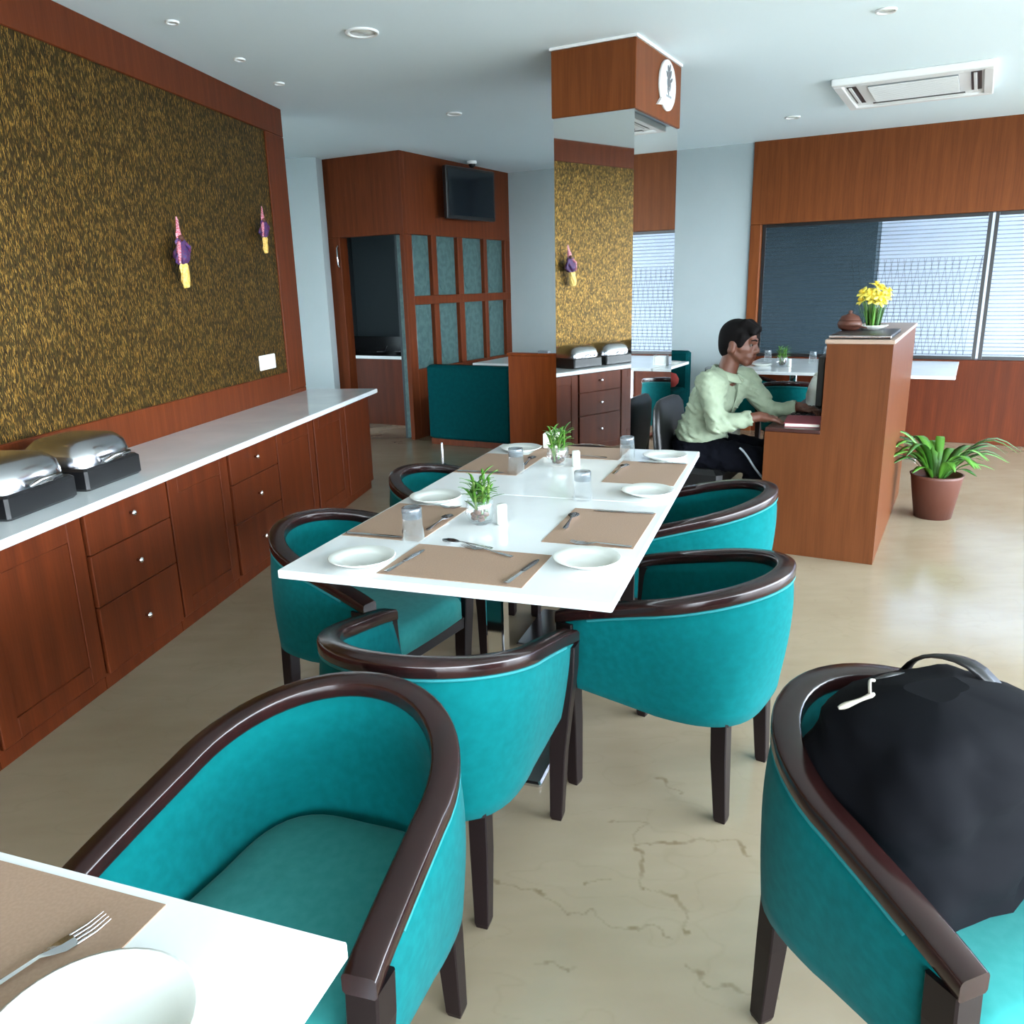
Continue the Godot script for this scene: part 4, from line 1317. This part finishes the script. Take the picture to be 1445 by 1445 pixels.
# ------------------------------------------------------------------ black bag on the right-hand chair
func build_bag() -> void:
	var t := thing("bag", "black cloth bag with a pale zip pull on the right-hand tub chair", "bag", fr(155.8, 0.742, 1.266))
	var n := noise(7.0, 61, 3)
	n.frequency = 7.0
	var rings: Array = []
	for i in 22:
		var s := i / 21.0
		var y := lerpf(0.452, 0.815, s)
		var w := 0.205 * (1.0 - 0.16 * pow(s, 3)) * sqrt(clampf(1.0 - pow(maxf(s - 0.84, 0.0) / 0.16, 2) * 0.9, 0.02, 1)) * (0.9 + 0.1 * minf(s * 8.0, 1))
		var d := 0.18 * (1.0 - 0.2 * s) * sqrt(clampf(1.0 - pow(maxf(s - 0.84, 0.0) / 0.16, 2) * 0.95, 0.02, 1))
		var ring := PackedVector3Array()
		for k in 48:
			var a := TAU * k / 48
			var p := Vector3(signf(cos(a)) * pow(absf(cos(a)), 0.7) * w, y, signf(sin(a)) * pow(absf(sin(a)), 0.7) * d)
			var f := n.get_noise_3d(p.x * 1.2, p.y * 0.8, p.z * 1.2) * 0.024 + 0.009 * sin(p.y * 38.0 + p.x * 12.0)
			ring.append(p + Vector3(p.x, 0, p.z).normalized() * f + Vector3(0.012, 0, 0.03 - 0.03 * s))
		rings.append(ring)
	var m := MB.new()
	loft(m, rings, 1)
	obj("body", m, M.black_cloth, t)
	var z := MB.new()
	tube(z, spline([Vector3(0.15, 0.755, 0.10), Vector3(0.08, 0.79, 0.095), Vector3(0.0, 0.795, 0.09), Vector3(-0.1, 0.75, 0.07)], 5), 0.006, 8)
	obj("zip", z, M.black, t)
	var p := MB.new()
	tube(p, spline([Vector3(0.185, 0.79, 0.06), Vector3(0.155, 0.80, 0.05), Vector3(0.12, 0.808, 0.045)], 4), [0.003, 0.005, 0.006, 0.005, 0.004, 0.0035, 0.004, 0.005, 0.003], 8)
	tube(p, spline([Vector3(0.13, 0.808, 0.045), Vector3(0.11, 0.82, 0.065), Vector3(0.088, 0.812, 0.075)], 4), 0.003, 8)
	var o := obj("zip_pull", p, M.pull, t)
	o.set_meta("label", "pale zip pull")
	var s2 := MB.new()
	blade(s2, spline([Vector3(-0.13, 0.745, -0.05), Vector3(-0.10, 0.82, 0.03), Vector3(-0.08, 0.79, 0.13), Vector3(-0.09, 0.66, 0.185)], 5), [0.02, 0.02, 0.02, 0.02, 0.02, 0.02, 0.02, 0.02, 0.02, 0.02, 0.02, 0.02, 0.02, 0.02, 0.02, 0.02], Vector3(1, 0, 0), 0.004)
	obj("strap", s2, M.black, t)

# ------------------------------------------------------------------ the seated man
# surface nets over a field of joined tapered capsules and ellipsoids
func nets(mb: MB, prims: Array, cell: float, k: float, cuts: Array = [], folds := 0.0) -> void:
	var lo := Vector3.ONE * 1e6
	var hi := -lo
	for p in prims:
		if p[0] == 0:
			var r := maxf(p[3], p[4])
			lo = lo.min(p[1] - Vector3.ONE * r).min(p[2] - Vector3.ONE * r)
			hi = hi.max(p[1] + Vector3.ONE * r).max(p[2] + Vector3.ONE * r)
		else:
			var r: float = maxf(p[2].x, maxf(p[2].y, p[2].z))
			lo = lo.min(p[1] - Vector3.ONE * r)
			hi = hi.max(p[1] + Vector3.ONE * r)
	lo -= Vector3.ONE * cell * 3.0
	hi += Vector3.ONE * cell * 3.0
	var nx := int((hi.x - lo.x) / cell) + 2
	var ny := int((hi.y - lo.y) / cell) + 2
	var nz := int((hi.z - lo.z) / cell) + 2
	var fld := PackedFloat32Array()
	fld.resize(nx * ny * nz)
	fld.fill(0.5)
	var pad := k + cell * 2.5
	for p in prims:
		var a: Vector3 = p[1]
		var b: Vector3
		var r := 0.0
		if p[0] == 0:
			b = p[2]
			r = maxf(p[3], p[4])
		else:
			b = a
			r = maxf(p[2].x, maxf(p[2].y, p[2].z))
		var l := a.min(b) - Vector3.ONE * (r + pad)
		var h := a.max(b) + Vector3.ONE * (r + pad)
		var i0 := maxi(0, int((l.x - lo.x) / cell))
		var i1 := mini(nx - 1, int((h.x - lo.x) / cell) + 1)
		var j0 := maxi(0, int((l.y - lo.y) / cell))
		var j1 := mini(ny - 1, int((h.y - lo.y) / cell) + 1)
		var k0 := maxi(0, int((l.z - lo.z) / cell))
		var k1 := mini(nz - 1, int((h.z - lo.z) / cell) + 1)
		var ab := b - a
		var l2 := maxf(ab.length_squared(), 1e-9)
		var ra := 0.0
		var rb := 0.0
		var inv := Basis.IDENTITY
		var rmin := 0.0
		if p[0] == 0:
			ra = p[3]
			rb = p[4]
		else:
			var bs: Basis = p[3]
			inv = bs.transposed()
			var rad: Vector3 = p[2]
			inv = Basis.from_scale(Vector3.ONE / rad) * inv
			rmin = minf(rad.x, minf(rad.y, rad.z))
		for kk in range(k0, k1 + 1):
			for jj in range(j0, j1 + 1):
				var row := (kk * ny + jj) * nx
				for ii in range(i0, i1 + 1):
					var q := lo + Vector3(ii, jj, kk) * cell - a
					var d: float
					if p[0] == 0:
						var t := clampf(q.dot(ab) / l2, 0.0, 1.0)
						d = (q - ab * t).length() - lerpf(ra, rb, t)
					else:
						d = ((inv * q).length() - 1.0) * rmin
					var o := fld[row + ii]
					var m := maxf(k - absf(o - d), 0.0)
					fld[row + ii] = minf(o, d) - m * m * 0.25 / k
	if folds > 0.0:                                  # cloth creases
		var nz1 := noise(9.0, 71, 2)
		for kk in nz:
			for jj in ny:
				var row := (kk * ny + jj) * nx
				for ii in nx:
					if absf(fld[row + ii]) < 0.04:
						var q := lo + Vector3(ii, jj, kk) * cell
						var w := nz1.get_noise_3d(q.x * 0.8, q.y * 1.8 + q.x, q.z * 0.8)
						fld[row + ii] += folds * (1.0 - 3.0 * absf(w))
	for c in cuts:                                   # [0, normal, offset] plane or [1, centre, radii, basis] ellipsoid taken away
		for kk in nz:
			for jj in ny:
				var row := (kk * ny + jj) * nx
				for ii in nx:
					if fld[row + ii] < 0.1:
						var q := lo + Vector3(ii, jj, kk) * cell
						var d: float
						if c[0] == 0:
							d = c[1].dot(q) - c[2]
						else:
							var rr: Vector3 = c[2]
							var bs2: Basis = c[3]
							d = -((Basis.from_scale(Vector3.ONE / rr) * bs2.transposed() * (q - c[1])).length() - 1.0) * minf(rr.x, minf(rr.y, rr.z))
						fld[row + ii] = maxf(fld[row + ii], d)
	# vertices
	var idx := {}
	var verts := PackedVector3Array()
	var off := [0, 1, nx, nx + 1, nx * ny, nx * ny + 1, nx * ny + nx, nx * ny + nx + 1]
	for kk in nz - 1:
		for jj in ny - 1:
			var row := (kk * ny + jj) * nx
			for ii in nx - 1:
				var c := row + ii
				var s := 0
				for e in 8:
					if fld[c + off[e]] < 0.0:
						s += 1
				if s == 0 or s == 8:
					continue
				var sum := Vector3.ZERO
				var cnt := 0
				for e in EDGES:
					var f0 := fld[c + off[e[0]]]
					var f1 := fld[c + off[e[1]]]
					if (f0 < 0.0) != (f1 < 0.0):
						var t := f0 / (f0 - f1)
						sum += Vector3(e[0] & 1, (e[0] >> 1) & 1, e[0] >> 2).lerp(Vector3(e[1] & 1, (e[1] >> 1) & 1, e[1] >> 2), t)
						cnt += 1
				idx[c] = verts.size()
				verts.append(lo + (Vector3(ii, jj, kk) + sum / cnt) * cell)
	var t2 := PackedVector3Array()
	var gr := PackedInt32Array()
	var sy := nx
	var sz := nx * ny
	for c in idx:
		var f0 := fld[c]
		for ax in 3:
			var st: int = [1, sy, sz][ax]
			var f1 := fld[c + st]
			if (f0 < 0.0) == (f1 < 0.0):
				continue
			var s1: int = [sy, sz, 1][ax]
			var s2: int = [sz, 1, sy][ax]
			if not (idx.has(c - s1) and idx.has(c - s2) and idx.has(c - s1 - s2)):
				continue
			var a := verts[idx[c]]
			var b := verts[idx[c - s1]]
			var d := verts[idx[c - s1 - s2]]
			var e := verts[idx[c - s2]]
			if f0 < 0.0:
				quad(t2, gr, a, b, d, e, 1)
			else:
				quad(t2, gr, a, e, d, b, 1)
	mb.piece(t2, gr, ID)

const EDGES := [[0, 1], [2, 3], [4, 5], [6, 7], [0, 2], [1, 3], [4, 6], [5, 7], [0, 4], [1, 5], [2, 6], [3, 7]]

func cap(a: Vector3, b: Vector3, ra: float, rb: float) -> Array:
	return [0, a, b, ra, rb]

func ell(c: Vector3, r: Vector3, b := Basis.IDENTITY) -> Array:
	return [1, c, r, b]

# man's frame: x forward (towards the desk), y up, z towards the viewer's side (his right)
func hand(prims: Array, wrist: Vector3, fwd: Vector3, side: Vector3, curl: float) -> void:
	var up := side.cross(fwd).normalized()
	if up.y < 0:
		up = -up
	var palm := wrist + fwd * 0.075
	prims.append(cap(wrist, wrist + fwd * 0.03, 0.026, 0.028))
	for i in 4:
		var o := (i - 1.5) * 0.019
		var base := palm + side * o
		prims.append(cap(wrist + side * o * 0.6 + fwd * 0.02, base, 0.014, 0.0115))
		var l: float = [0.036, 0.042, 0.040, 0.031][i]
		var d1 := (fwd * cos(curl * 0.5) - up * sin(curl * 0.5) + side * o * 2.0).normalized()
		var d2 := (fwd * cos(curl * 1.2) - up * sin(curl * 1.2) + side * o * 2.0).normalized()
		var d3 := (fwd * cos(curl * 1.8) - up * sin(curl * 1.8) + side * o * 2.0).normalized()
		var k1 := base + d1 * l
		var k2 := k1 + d2 * l * 0.65
		var k3 := k2 + d3 * l * 0.5
		prims.append(cap(base, k1, 0.0095, 0.0088))
		prims.append(cap(k1, k2, 0.0088, 0.008))
		prims.append(cap(k2, k3, 0.008, 0.0072))

func thumb(prims: Array, wrist: Vector3, fwd: Vector3, side: Vector3) -> void:
	var b := wrist + fwd * 0.025 + side * 0.022
	var k1 := b + (fwd * 0.6 + side * 0.8).normalized() * 0.036
	var k2 := k1 + (fwd * 0.9 + side * 0.35).normalized() * 0.03
	var k3 := k2 + (fwd * 0.95 + side * 0.05).normalized() * 0.024
	prims.append(cap(b, k1, 0.0135, 0.0115))
	prims.append(cap(k1, k2, 0.011, 0.0098))
	prims.append(cap(k2, k3, 0.0098, 0.008))

func build_man() -> void:
	# origin at the floor under his hips, x = +u, z = towards the viewer
	var t := thing("person", "man in a pale mint shirt and black trousers seated at the reception desk, typing", "person", gridf(-1.40, 4.85))
	var hip := Vector3(-0.01, 0.54, 0)
	var waist := Vector3(0.035, 0.66, 0)
	var chest := Vector3(0.105, 0.83, 0.01)
	var neck := Vector3(0.165, 0.985, 0.02)
	var shr := Vector3(0.10, 0.925, 0.185)
	var shl := Vector3(0.225, 0.915, -0.165)
	var elr := Vector3(0.175, 0.70, 0.245)
	var ell_ := Vector3(0.375, 0.715, -0.21)
	var wrr := Vector3(0.395, 0.748, 0.17)
	var wrl := Vector3(0.545, 0.762, -0.18)
	var kr := Vector3(0.40, 0.485, 0.12)
	var kl := Vector3(0.40, 0.485, -0.13)
	var ar := Vector3(0.31, 0.09, 0.13)
	var al := Vector3(0.24, 0.09, -0.14)
	# head frame
	var yaw := deg_to_rad(-8.0)
	var hb := Basis(Vector3.UP, yaw) * Basis(Vector3(0, 0, 1), deg_to_rad(-7.0))
	var hc := Vector3(0.232, 1.137, 0.015)
	var H := func(x: float, y: float, z: float) -> Vector3: return hc + hb * Vector3(x, y, z)
	var body := MB.new()
	# under the clothes: slim trunk, arms and legs, one surface with the neck
	nets(body, [cap(hip, waist, 0.10, 0.095), cap(waist, chest, 0.09, 0.085), cap(chest, neck - Vector3(0.02, 0.05, 0), 0.085, 0.05),
		cap(neck - Vector3(0.012, 0.045, 0), H.call(-0.03, -0.06, 0), 0.054, 0.05),
		cap(shr, elr, 0.042, 0.036), cap(elr, wrr, 0.036, 0.027), cap(shl, ell_, 0.042, 0.036), cap(ell_, wrl, 0.036, 0.027), cap(neck - Vector3(0.02, 0.06, 0), shr, 0.05, 0.045), cap(neck - Vector3(0.02, 0.06, 0), shl, 0.05, 0.045),
		cap(hip + Vector3(0.02, -0.03, 0.09), kr, 0.07, 0.05), cap(hip + Vector3(0.02, -0.03, -0.09), kl, 0.07, 0.05), cap(kr, ar, 0.045, 0.034), cap(kl, al, 0.045, 0.034)], 0.012, 0.03)
	# head, 4 mm cells
	var face := [ell(H.call(-0.018, 0.028, 0), Vector3(0.102, 0.098, 0.078), hb), ell(H.call(0.018, -0.03, 0), Vector3(0.072, 0.082, 0.062), hb),
		cap(H.call(0.056, -0.09, -0.014), H.call(0.056, -0.09, 0.014), 0.027, 0.027),
		cap(H.call(0.02, -0.07, 0.04), H.call(-0.03, -0.035, 0.058), 0.02, 0.02), cap(H.call(0.02, -0.07, -0.04), H.call(-0.03, -0.035, -0.058), 0.02, 0.02),
		cap(H.call(0.083, 0.018, 0), H.call(0.106, -0.022, 0), 0.009, 0.014), cap(H.call(0.094, -0.03, 0.011), H.call(0.094, -0.03, -0.011), 0.009, 0.009),
		cap(H.call(0.076, 0.03, 0.038), H.call(0.086, 0.028, 0.012), 0.012, 0.011), cap(H.call(0.076, 0.03, -0.038), H.call(0.086, 0.028, -0.012), 0.012, 0.011),
		cap(H.call(0.084, -0.056, 0.018), H.call(0.088, -0.056, -0.018), 0.008, 0.008), cap(H.call(0.081, -0.067, 0.015), H.call(0.081, -0.067, -0.015), 0.009, 0.009),
		cap(H.call(0.06, -0.02, 0.036), H.call(0.03, -0.018, 0.054), 0.014, 0.013), cap(H.call(0.06, -0.02, -0.036), H.call(0.03, -0.018, -0.054), 0.014, 0.013), cap(H.call(0.07, -0.06, 0.02), H.call(0.07, -0.06, -0.02), 0.02, 0.02),
		cap(H.call(-0.03, -0.03, 0), neck - Vector3(0.01, 0.02, 0), 0.055, 0.054)]
	for s in [-1.0, 1.0]:
		face.append(ell(H.call(-0.018, -0.008, s * 0.079), Vector3(0.018, 0.032, 0.009), hb * Basis(Vector3(0, 0, 1), 0.2)))
		face.append(cap(H.call(-0.016, -0.035, s * 0.077), H.call(-0.012, -0.03, s * 0.077), 0.009, 0.008))
	nets(body, face, 0.004, 0.014, [[1, H.call(0.096, 0.008, 0.033), Vector3(0.02, 0.009, 0.016), hb], [1, H.call(0.096, 0.008, -0.033), Vector3(0.02, 0.009, 0.016), hb], [1, H.call(-0.012, -0.008, 0.092), Vector3(0.009, 0.018, 0.007), hb]])
	# hands, 3 mm cells
	var hr: Array = []
	var fr_ := Vector3(0.96, -0.16, -0.22).normalized()
	var sr := Vector3(0.22, 0.0, 0.97).normalized()
	hr.append(cap(elr.lerp(wrr, 0.55), wrr, 0.034, 0.027))
	hand(hr, wrr, fr_, sr, 0.38)
	thumb(hr, wrr, fr_, -sr)
	nets(body, hr, 0.0035, 0.009)
	var hl: Array = []
	var fl_ := Vector3(0.97, -0.12, 0.2).normalized()
	var sl := Vector3(-0.2, 0.0, 0.97).normalized()
	hl.append(cap(ell_.lerp(wrl, 0.7), wrl, 0.032, 0.027))
	hand(hl, wrl, fl_, sl, 0.38)
	thumb(hl, wrl, fl_, sl)
	nets(body, hl, 0.0035, 0.009)
	obj("body", body, M.skin, t)

	# shirt
	var cuff_r := elr.lerp(wrr, 0.62)
	var cuff_l := ell_.lerp(wrl, 0.80)
	var sh := MB.new()
	var nd := (wrr - elr).normalized()
	nets(sh, [ell(Vector3(0.02, 0.62, 0), Vector3(0.155, 0.10, 0.185)), cap(Vector3(0.015, 0.60, 0.06), Vector3(0.075, 0.80, 0.07), 0.125, 0.115), cap(Vector3(0.015, 0.60, -0.06), Vector3(0.10, 0.80, -0.06), 0.125, 0.115),
		cap(Vector3(0.075, 0.80, 0.07), shr + Vector3(0.02, -0.025, -0.05), 0.115, 0.085), cap(Vector3(0.10, 0.80, -0.06), shl + Vector3(-0.02, -0.025, 0.05), 0.115, 0.085),
		cap(chest, neck - Vector3(0.03, 0.065, 0.0), 0.115, 0.075), cap(neck - Vector3(0.03, 0.04, 0), shr, 0.062, 0.066), cap(neck - Vector3(0.03, 0.04, 0), shl, 0.062, 0.066),
		cap(shr, elr, 0.073, 0.058), cap(elr, cuff_r + nd * 0.04, 0.056, 0.046),
		cap(shl, ell_, 0.073, 0.056), cap(ell_, cuff_l, 0.054, 0.043), cap(cuff_l, cuff_l + (wrl - ell_).normalized() * 0.04, 0.043, 0.042)], 0.009, 0.03,
		[[0, Vector3(0, -1, 0), -0.572], [1, neck + Vector3(0.012, 0.045, 0.0), Vector3(0.062, 0.05, 0.06), Basis.IDENTITY], [1, wrr + nd * 0.0, Vector3(0.052, 0.06, 0.06), Basis.IDENTITY], [1, wrl + Vector3(0.028, 0, 0), Vector3(0.05, 0.06, 0.06), Basis.IDENTITY]], 0.008)
	obj("shirt", sh, M.shirt, t)
	# collar: a band round the neck, its two points in front
	var co := MB.new()
	var rings: Array = []
	for i in 25:
		var a := lerpf(0.25, TAU - 0.25, i / 24.0)
		var fr0 := (1.0 + cos(a)) * 0.5           # 1 at the front opening, 0 at the nape
		var c := neck + Vector3(-0.010, 0.0, 0.0) + Vector3(cos(a) * 0.070, 0.034 - 0.052 * fr0, sin(a) * 0.066)
		var o := Vector3(cos(a), 0, sin(a))
		var drop := lerpf(0.034, 0.052, fr0)
		rings.append(PackedVector3Array([c + Vector3(0, -0.012, 0) - o * 0.005, c, c + o * 0.006 - Vector3(0, 0.002, 0), c + o * (0.024 + 0.012 * fr0) + Vector3(0, -drop, 0), c + o * (0.020 + 0.012 * fr0) + Vector3(0, -drop - 0.003, 0)]))
	loft(co, rings, 1)
	obj("collar", co, M.shirt, t)
	var pk := MB.new()
	blade(pk, spline([Vector3(0.232, 0.925, 0.015), Vector3(0.232, 0.86, 0.015), Vector3(0.21, 0.78, 0.01), Vector3(0.188, 0.70, 0.005), Vector3(0.172, 0.62, 0.0)], 3), [0.012, 0.012, 0.012, 0.012, 0.012, 0.012, 0.012, 0.012, 0.012, 0.012, 0.012, 0.012, 0.012], Vector3(0, 0, 1), 0.004)
	obj("placket", pk, M.shirt, t)
	# trousers
	var tr := MB.new()
	nets(tr, [ell(Vector3(-0.005, 0.53, 0), Vector3(0.15, 0.115, 0.185)), cap(Vector3(0.0, 0.498, 0.09), kr, 0.11, 0.08), cap(Vector3(0.0, 0.498, -0.09), kl, 0.11, 0.08), cap(kr, ar, 0.068, 0.052), cap(kl, al, 0.068, 0.052)], 0.012, 0.03, [[0, Vector3(0, 1, 0), 0.598], [0, Vector3(0, -1, 0), -0.06]], 0.008)
	obj("trousers", tr, M.trouser, t)
	for a in [ar, al]:
		var so := MB.new()
		nets(so, [cap(a + Vector3(0, -0.045, 0), a + Vector3(0.15, -0.056, 0), 0.04, 0.032), cap(a, a + Vector3(0, -0.04, 0), 0.045, 0.044)], 0.008, 0.015, [[0, Vector3(0, -1, 0), -0.001]])
		obj("shoe", so, M.black, t)
	# hair: a cap over the skull with a fringe swept forward
	var ha := MB.new()
	nets(ha, [ell(H.call(-0.026, 0.042, 0), Vector3(0.108, 0.100, 0.087), hb), ell(H.call(-0.062, -0.01, 0), Vector3(0.066, 0.085, 0.074), hb), cap(H.call(0.02, 0.115, 0.03), H.call(0.078, 0.094, 0.028), 0.032, 0.022), cap(H.call(0.03, 0.115, -0.02), H.call(0.08, 0.094, -0.025), 0.032, 0.022), cap(H.call(0.07, 0.098, 0.03), H.call(0.082, 0.076, 0.05), 0.02, 0.013), cap(H.call(0.028, 0.05, 0.07), H.call(0.024, 0.0, 0.07), 0.013, 0.009), cap(H.call(0.028, 0.05, -0.07), H.call(0.024, 0.0, -0.07), 0.013, 0.009)], 0.005, 0.02,
		[[1, H.call(0.093, -0.022, 0), Vector3(0.07, 0.085, 0.1), hb], [1, H.call(-0.01, -0.03, 0.08), Vector3(0.022, 0.045, 0.03), hb], [1, H.call(-0.01, -0.03, -0.08), Vector3(0.022, 0.045, 0.03), hb], [1, H.call(0.04, -0.075, 0), Vector3(0.085, 0.07, 0.12), hb], [0, hb * Vector3(0.25, -1, 0), (hb * Vector3(0.25, -1, 0)).dot(H.call(-0.07, -0.098, 0))]])
	obj("hair", ha, M.hair, t)
	var lp := MB.new()
	tube(lp, [H.call(0.080, -0.060, 0.024), H.call(0.0935, -0.055, 0.010), H.call(0.0945, -0.056, 0.0), H.call(0.0935, -0.055, -0.010), H.call(0.080, -0.060, -0.024)], [0.002, 0.0045, 0.0045, 0.0045, 0.002], 8)
	tube(lp, [H.call(0.080, -0.062, 0.022), H.call(0.091, -0.066, 0.010), H.call(0.092, -0.067, 0.0), H.call(0.091, -0.066, -0.010), H.call(0.080, -0.062, -0.022)], [0.002, 0.0055, 0.006, 0.0055, 0.002], 8)
	obj("lips", lp, M.lips, t)
	for s in [-1.0, 1.0]:
		var e := MB.new()
		lathe(e, [Vector2(0.001, -0.011), Vector2(0.008, -0.008), Vector2(0.0115, 0), Vector2(0.008, 0.008), Vector2(0.001, 0.011)], 14, Transform3D(hb, H.call(0.073, 0.008, s * 0.033)))
		var ey := obj("eye", e, M.eye, t)
		var ir := MB.new()
		lathe(ir, [Vector2(0.001, 0.0), Vector2(0.0062, 0.0), Vector2(0.005, 0.002), Vector2(0.001, 0.003)], 12, Transform3D(hb * Basis(Vector3(0, 0, 1), -PI / 2), H.call(0.083, 0.008, s * 0.033)))
		obj("iris", ir, M.hair, ey)
		var bw := MB.new()
		tube(bw, [H.call(0.099, 0.033, s * 0.014), H.call(0.096, 0.039, s * 0.034), H.call(0.080, 0.034, s * 0.054)], [0.004, 0.005, 0.003], 6)
		obj("eyebrow", bw, M.hair, t)

# ------------------------------------------------------------------ run
func _ready() -> void:
	var cam := Camera3D.new()
	cam.name = "camera"
	cam.position = Vector3(0, 1.5, 0)
	cam.rotation_degrees = Vector3(-15.583, 0, -1.503)
	cam.fov = 64.38
	cam.near = 0.05
	add_child(cam)
	cam.current = true

	var we := WorldEnvironment.new()
	we.name = "environment"
	var env := Environment.new()
	var sky := Sky.new()
	var sm := ProceduralSkyMaterial.new()
	sm.sky_top_color = Color(0.80, 0.86, 0.92)
	sm.sky_horizon_color = Color(0.92, 0.95, 0.97)
	sm.ground_horizon_color = Color(0.7, 0.72, 0.72)
	sm.ground_bottom_color = Color(0.5, 0.5, 0.5)
	sm.sky_energy_multiplier = 3.0
	sm.ground_energy_multiplier = 1.0
	sky.sky_material = sm
	env.background_mode = Environment.BG_SKY
	env.sky = sky
	env.ambient_light_source = Environment.AMBIENT_SOURCE_SKY
	env.tonemap_mode = Environment.TONE_MAPPER_LINEAR
	env.tonemap_exposure = 3.0
	env.sdfgi_enabled = true
	env.ssao_enabled = true
	env.ssil_enabled = true
	we.environment = env
	add_child(we)

	VEINS = VEIN_LINES
	make_materials()
	build_shell()
	build_credenza()
	build_fittings()
	build_chairs()
	build_tables()
	build_desk()
	build_man()
	build_bag()

const VEIN_LINES := [
	[Vector2(3.917, 1.803), Vector2(3.966, 1.770), Vector2(4.047, 1.736), Vector2(4.092, 1.700), Vector2(4.111, 1.675), Vector2(4.171, 1.669), Vector2(4.217, 1.643), Vector2(4.256, 1.622), Vector2(4.294, 1.601), Vector2(4.351, 1.595)],
	[Vector2(4.253, 2.046), Vector2(4.294, 2.032), Vector2(4.333, 2.009), Vector2(4.331, 1.955), Vector2(4.318, 1.914), Vector2(4.323, 1.816), Vector2(4.349, 1.747), Vector2(4.379, 1.707), Vector2(4.397, 1.648), Vector2(4.410, 1.609), Vector2(4.412, 1.578)],
	[Vector2(4.326, 1.939), Vector2(4.403, 1.931), Vector2(4.482, 1.917), Vector2(4.550, 1.920), Vector2(4.609, 1.887), Vector2(4.635, 1.861)],
	[Vector2(4.422, 2.234), Vector2(4.480, 2.180), Vector2(4.518, 2.147)],
	[Vector2(4.362, 1.508), Vector2(4.437, 1.471), Vector2(4.480, 1.430), Vector2(4.522, 1.391)],
	[Vector2(4.016, 1.537), Vector2(4.089, 1.524), Vector2(4.122, 1.512)],
	[Vector2(4.157, 1.781), Vector2(4.207, 1.765), Vector2(4.232, 1.766)]
]
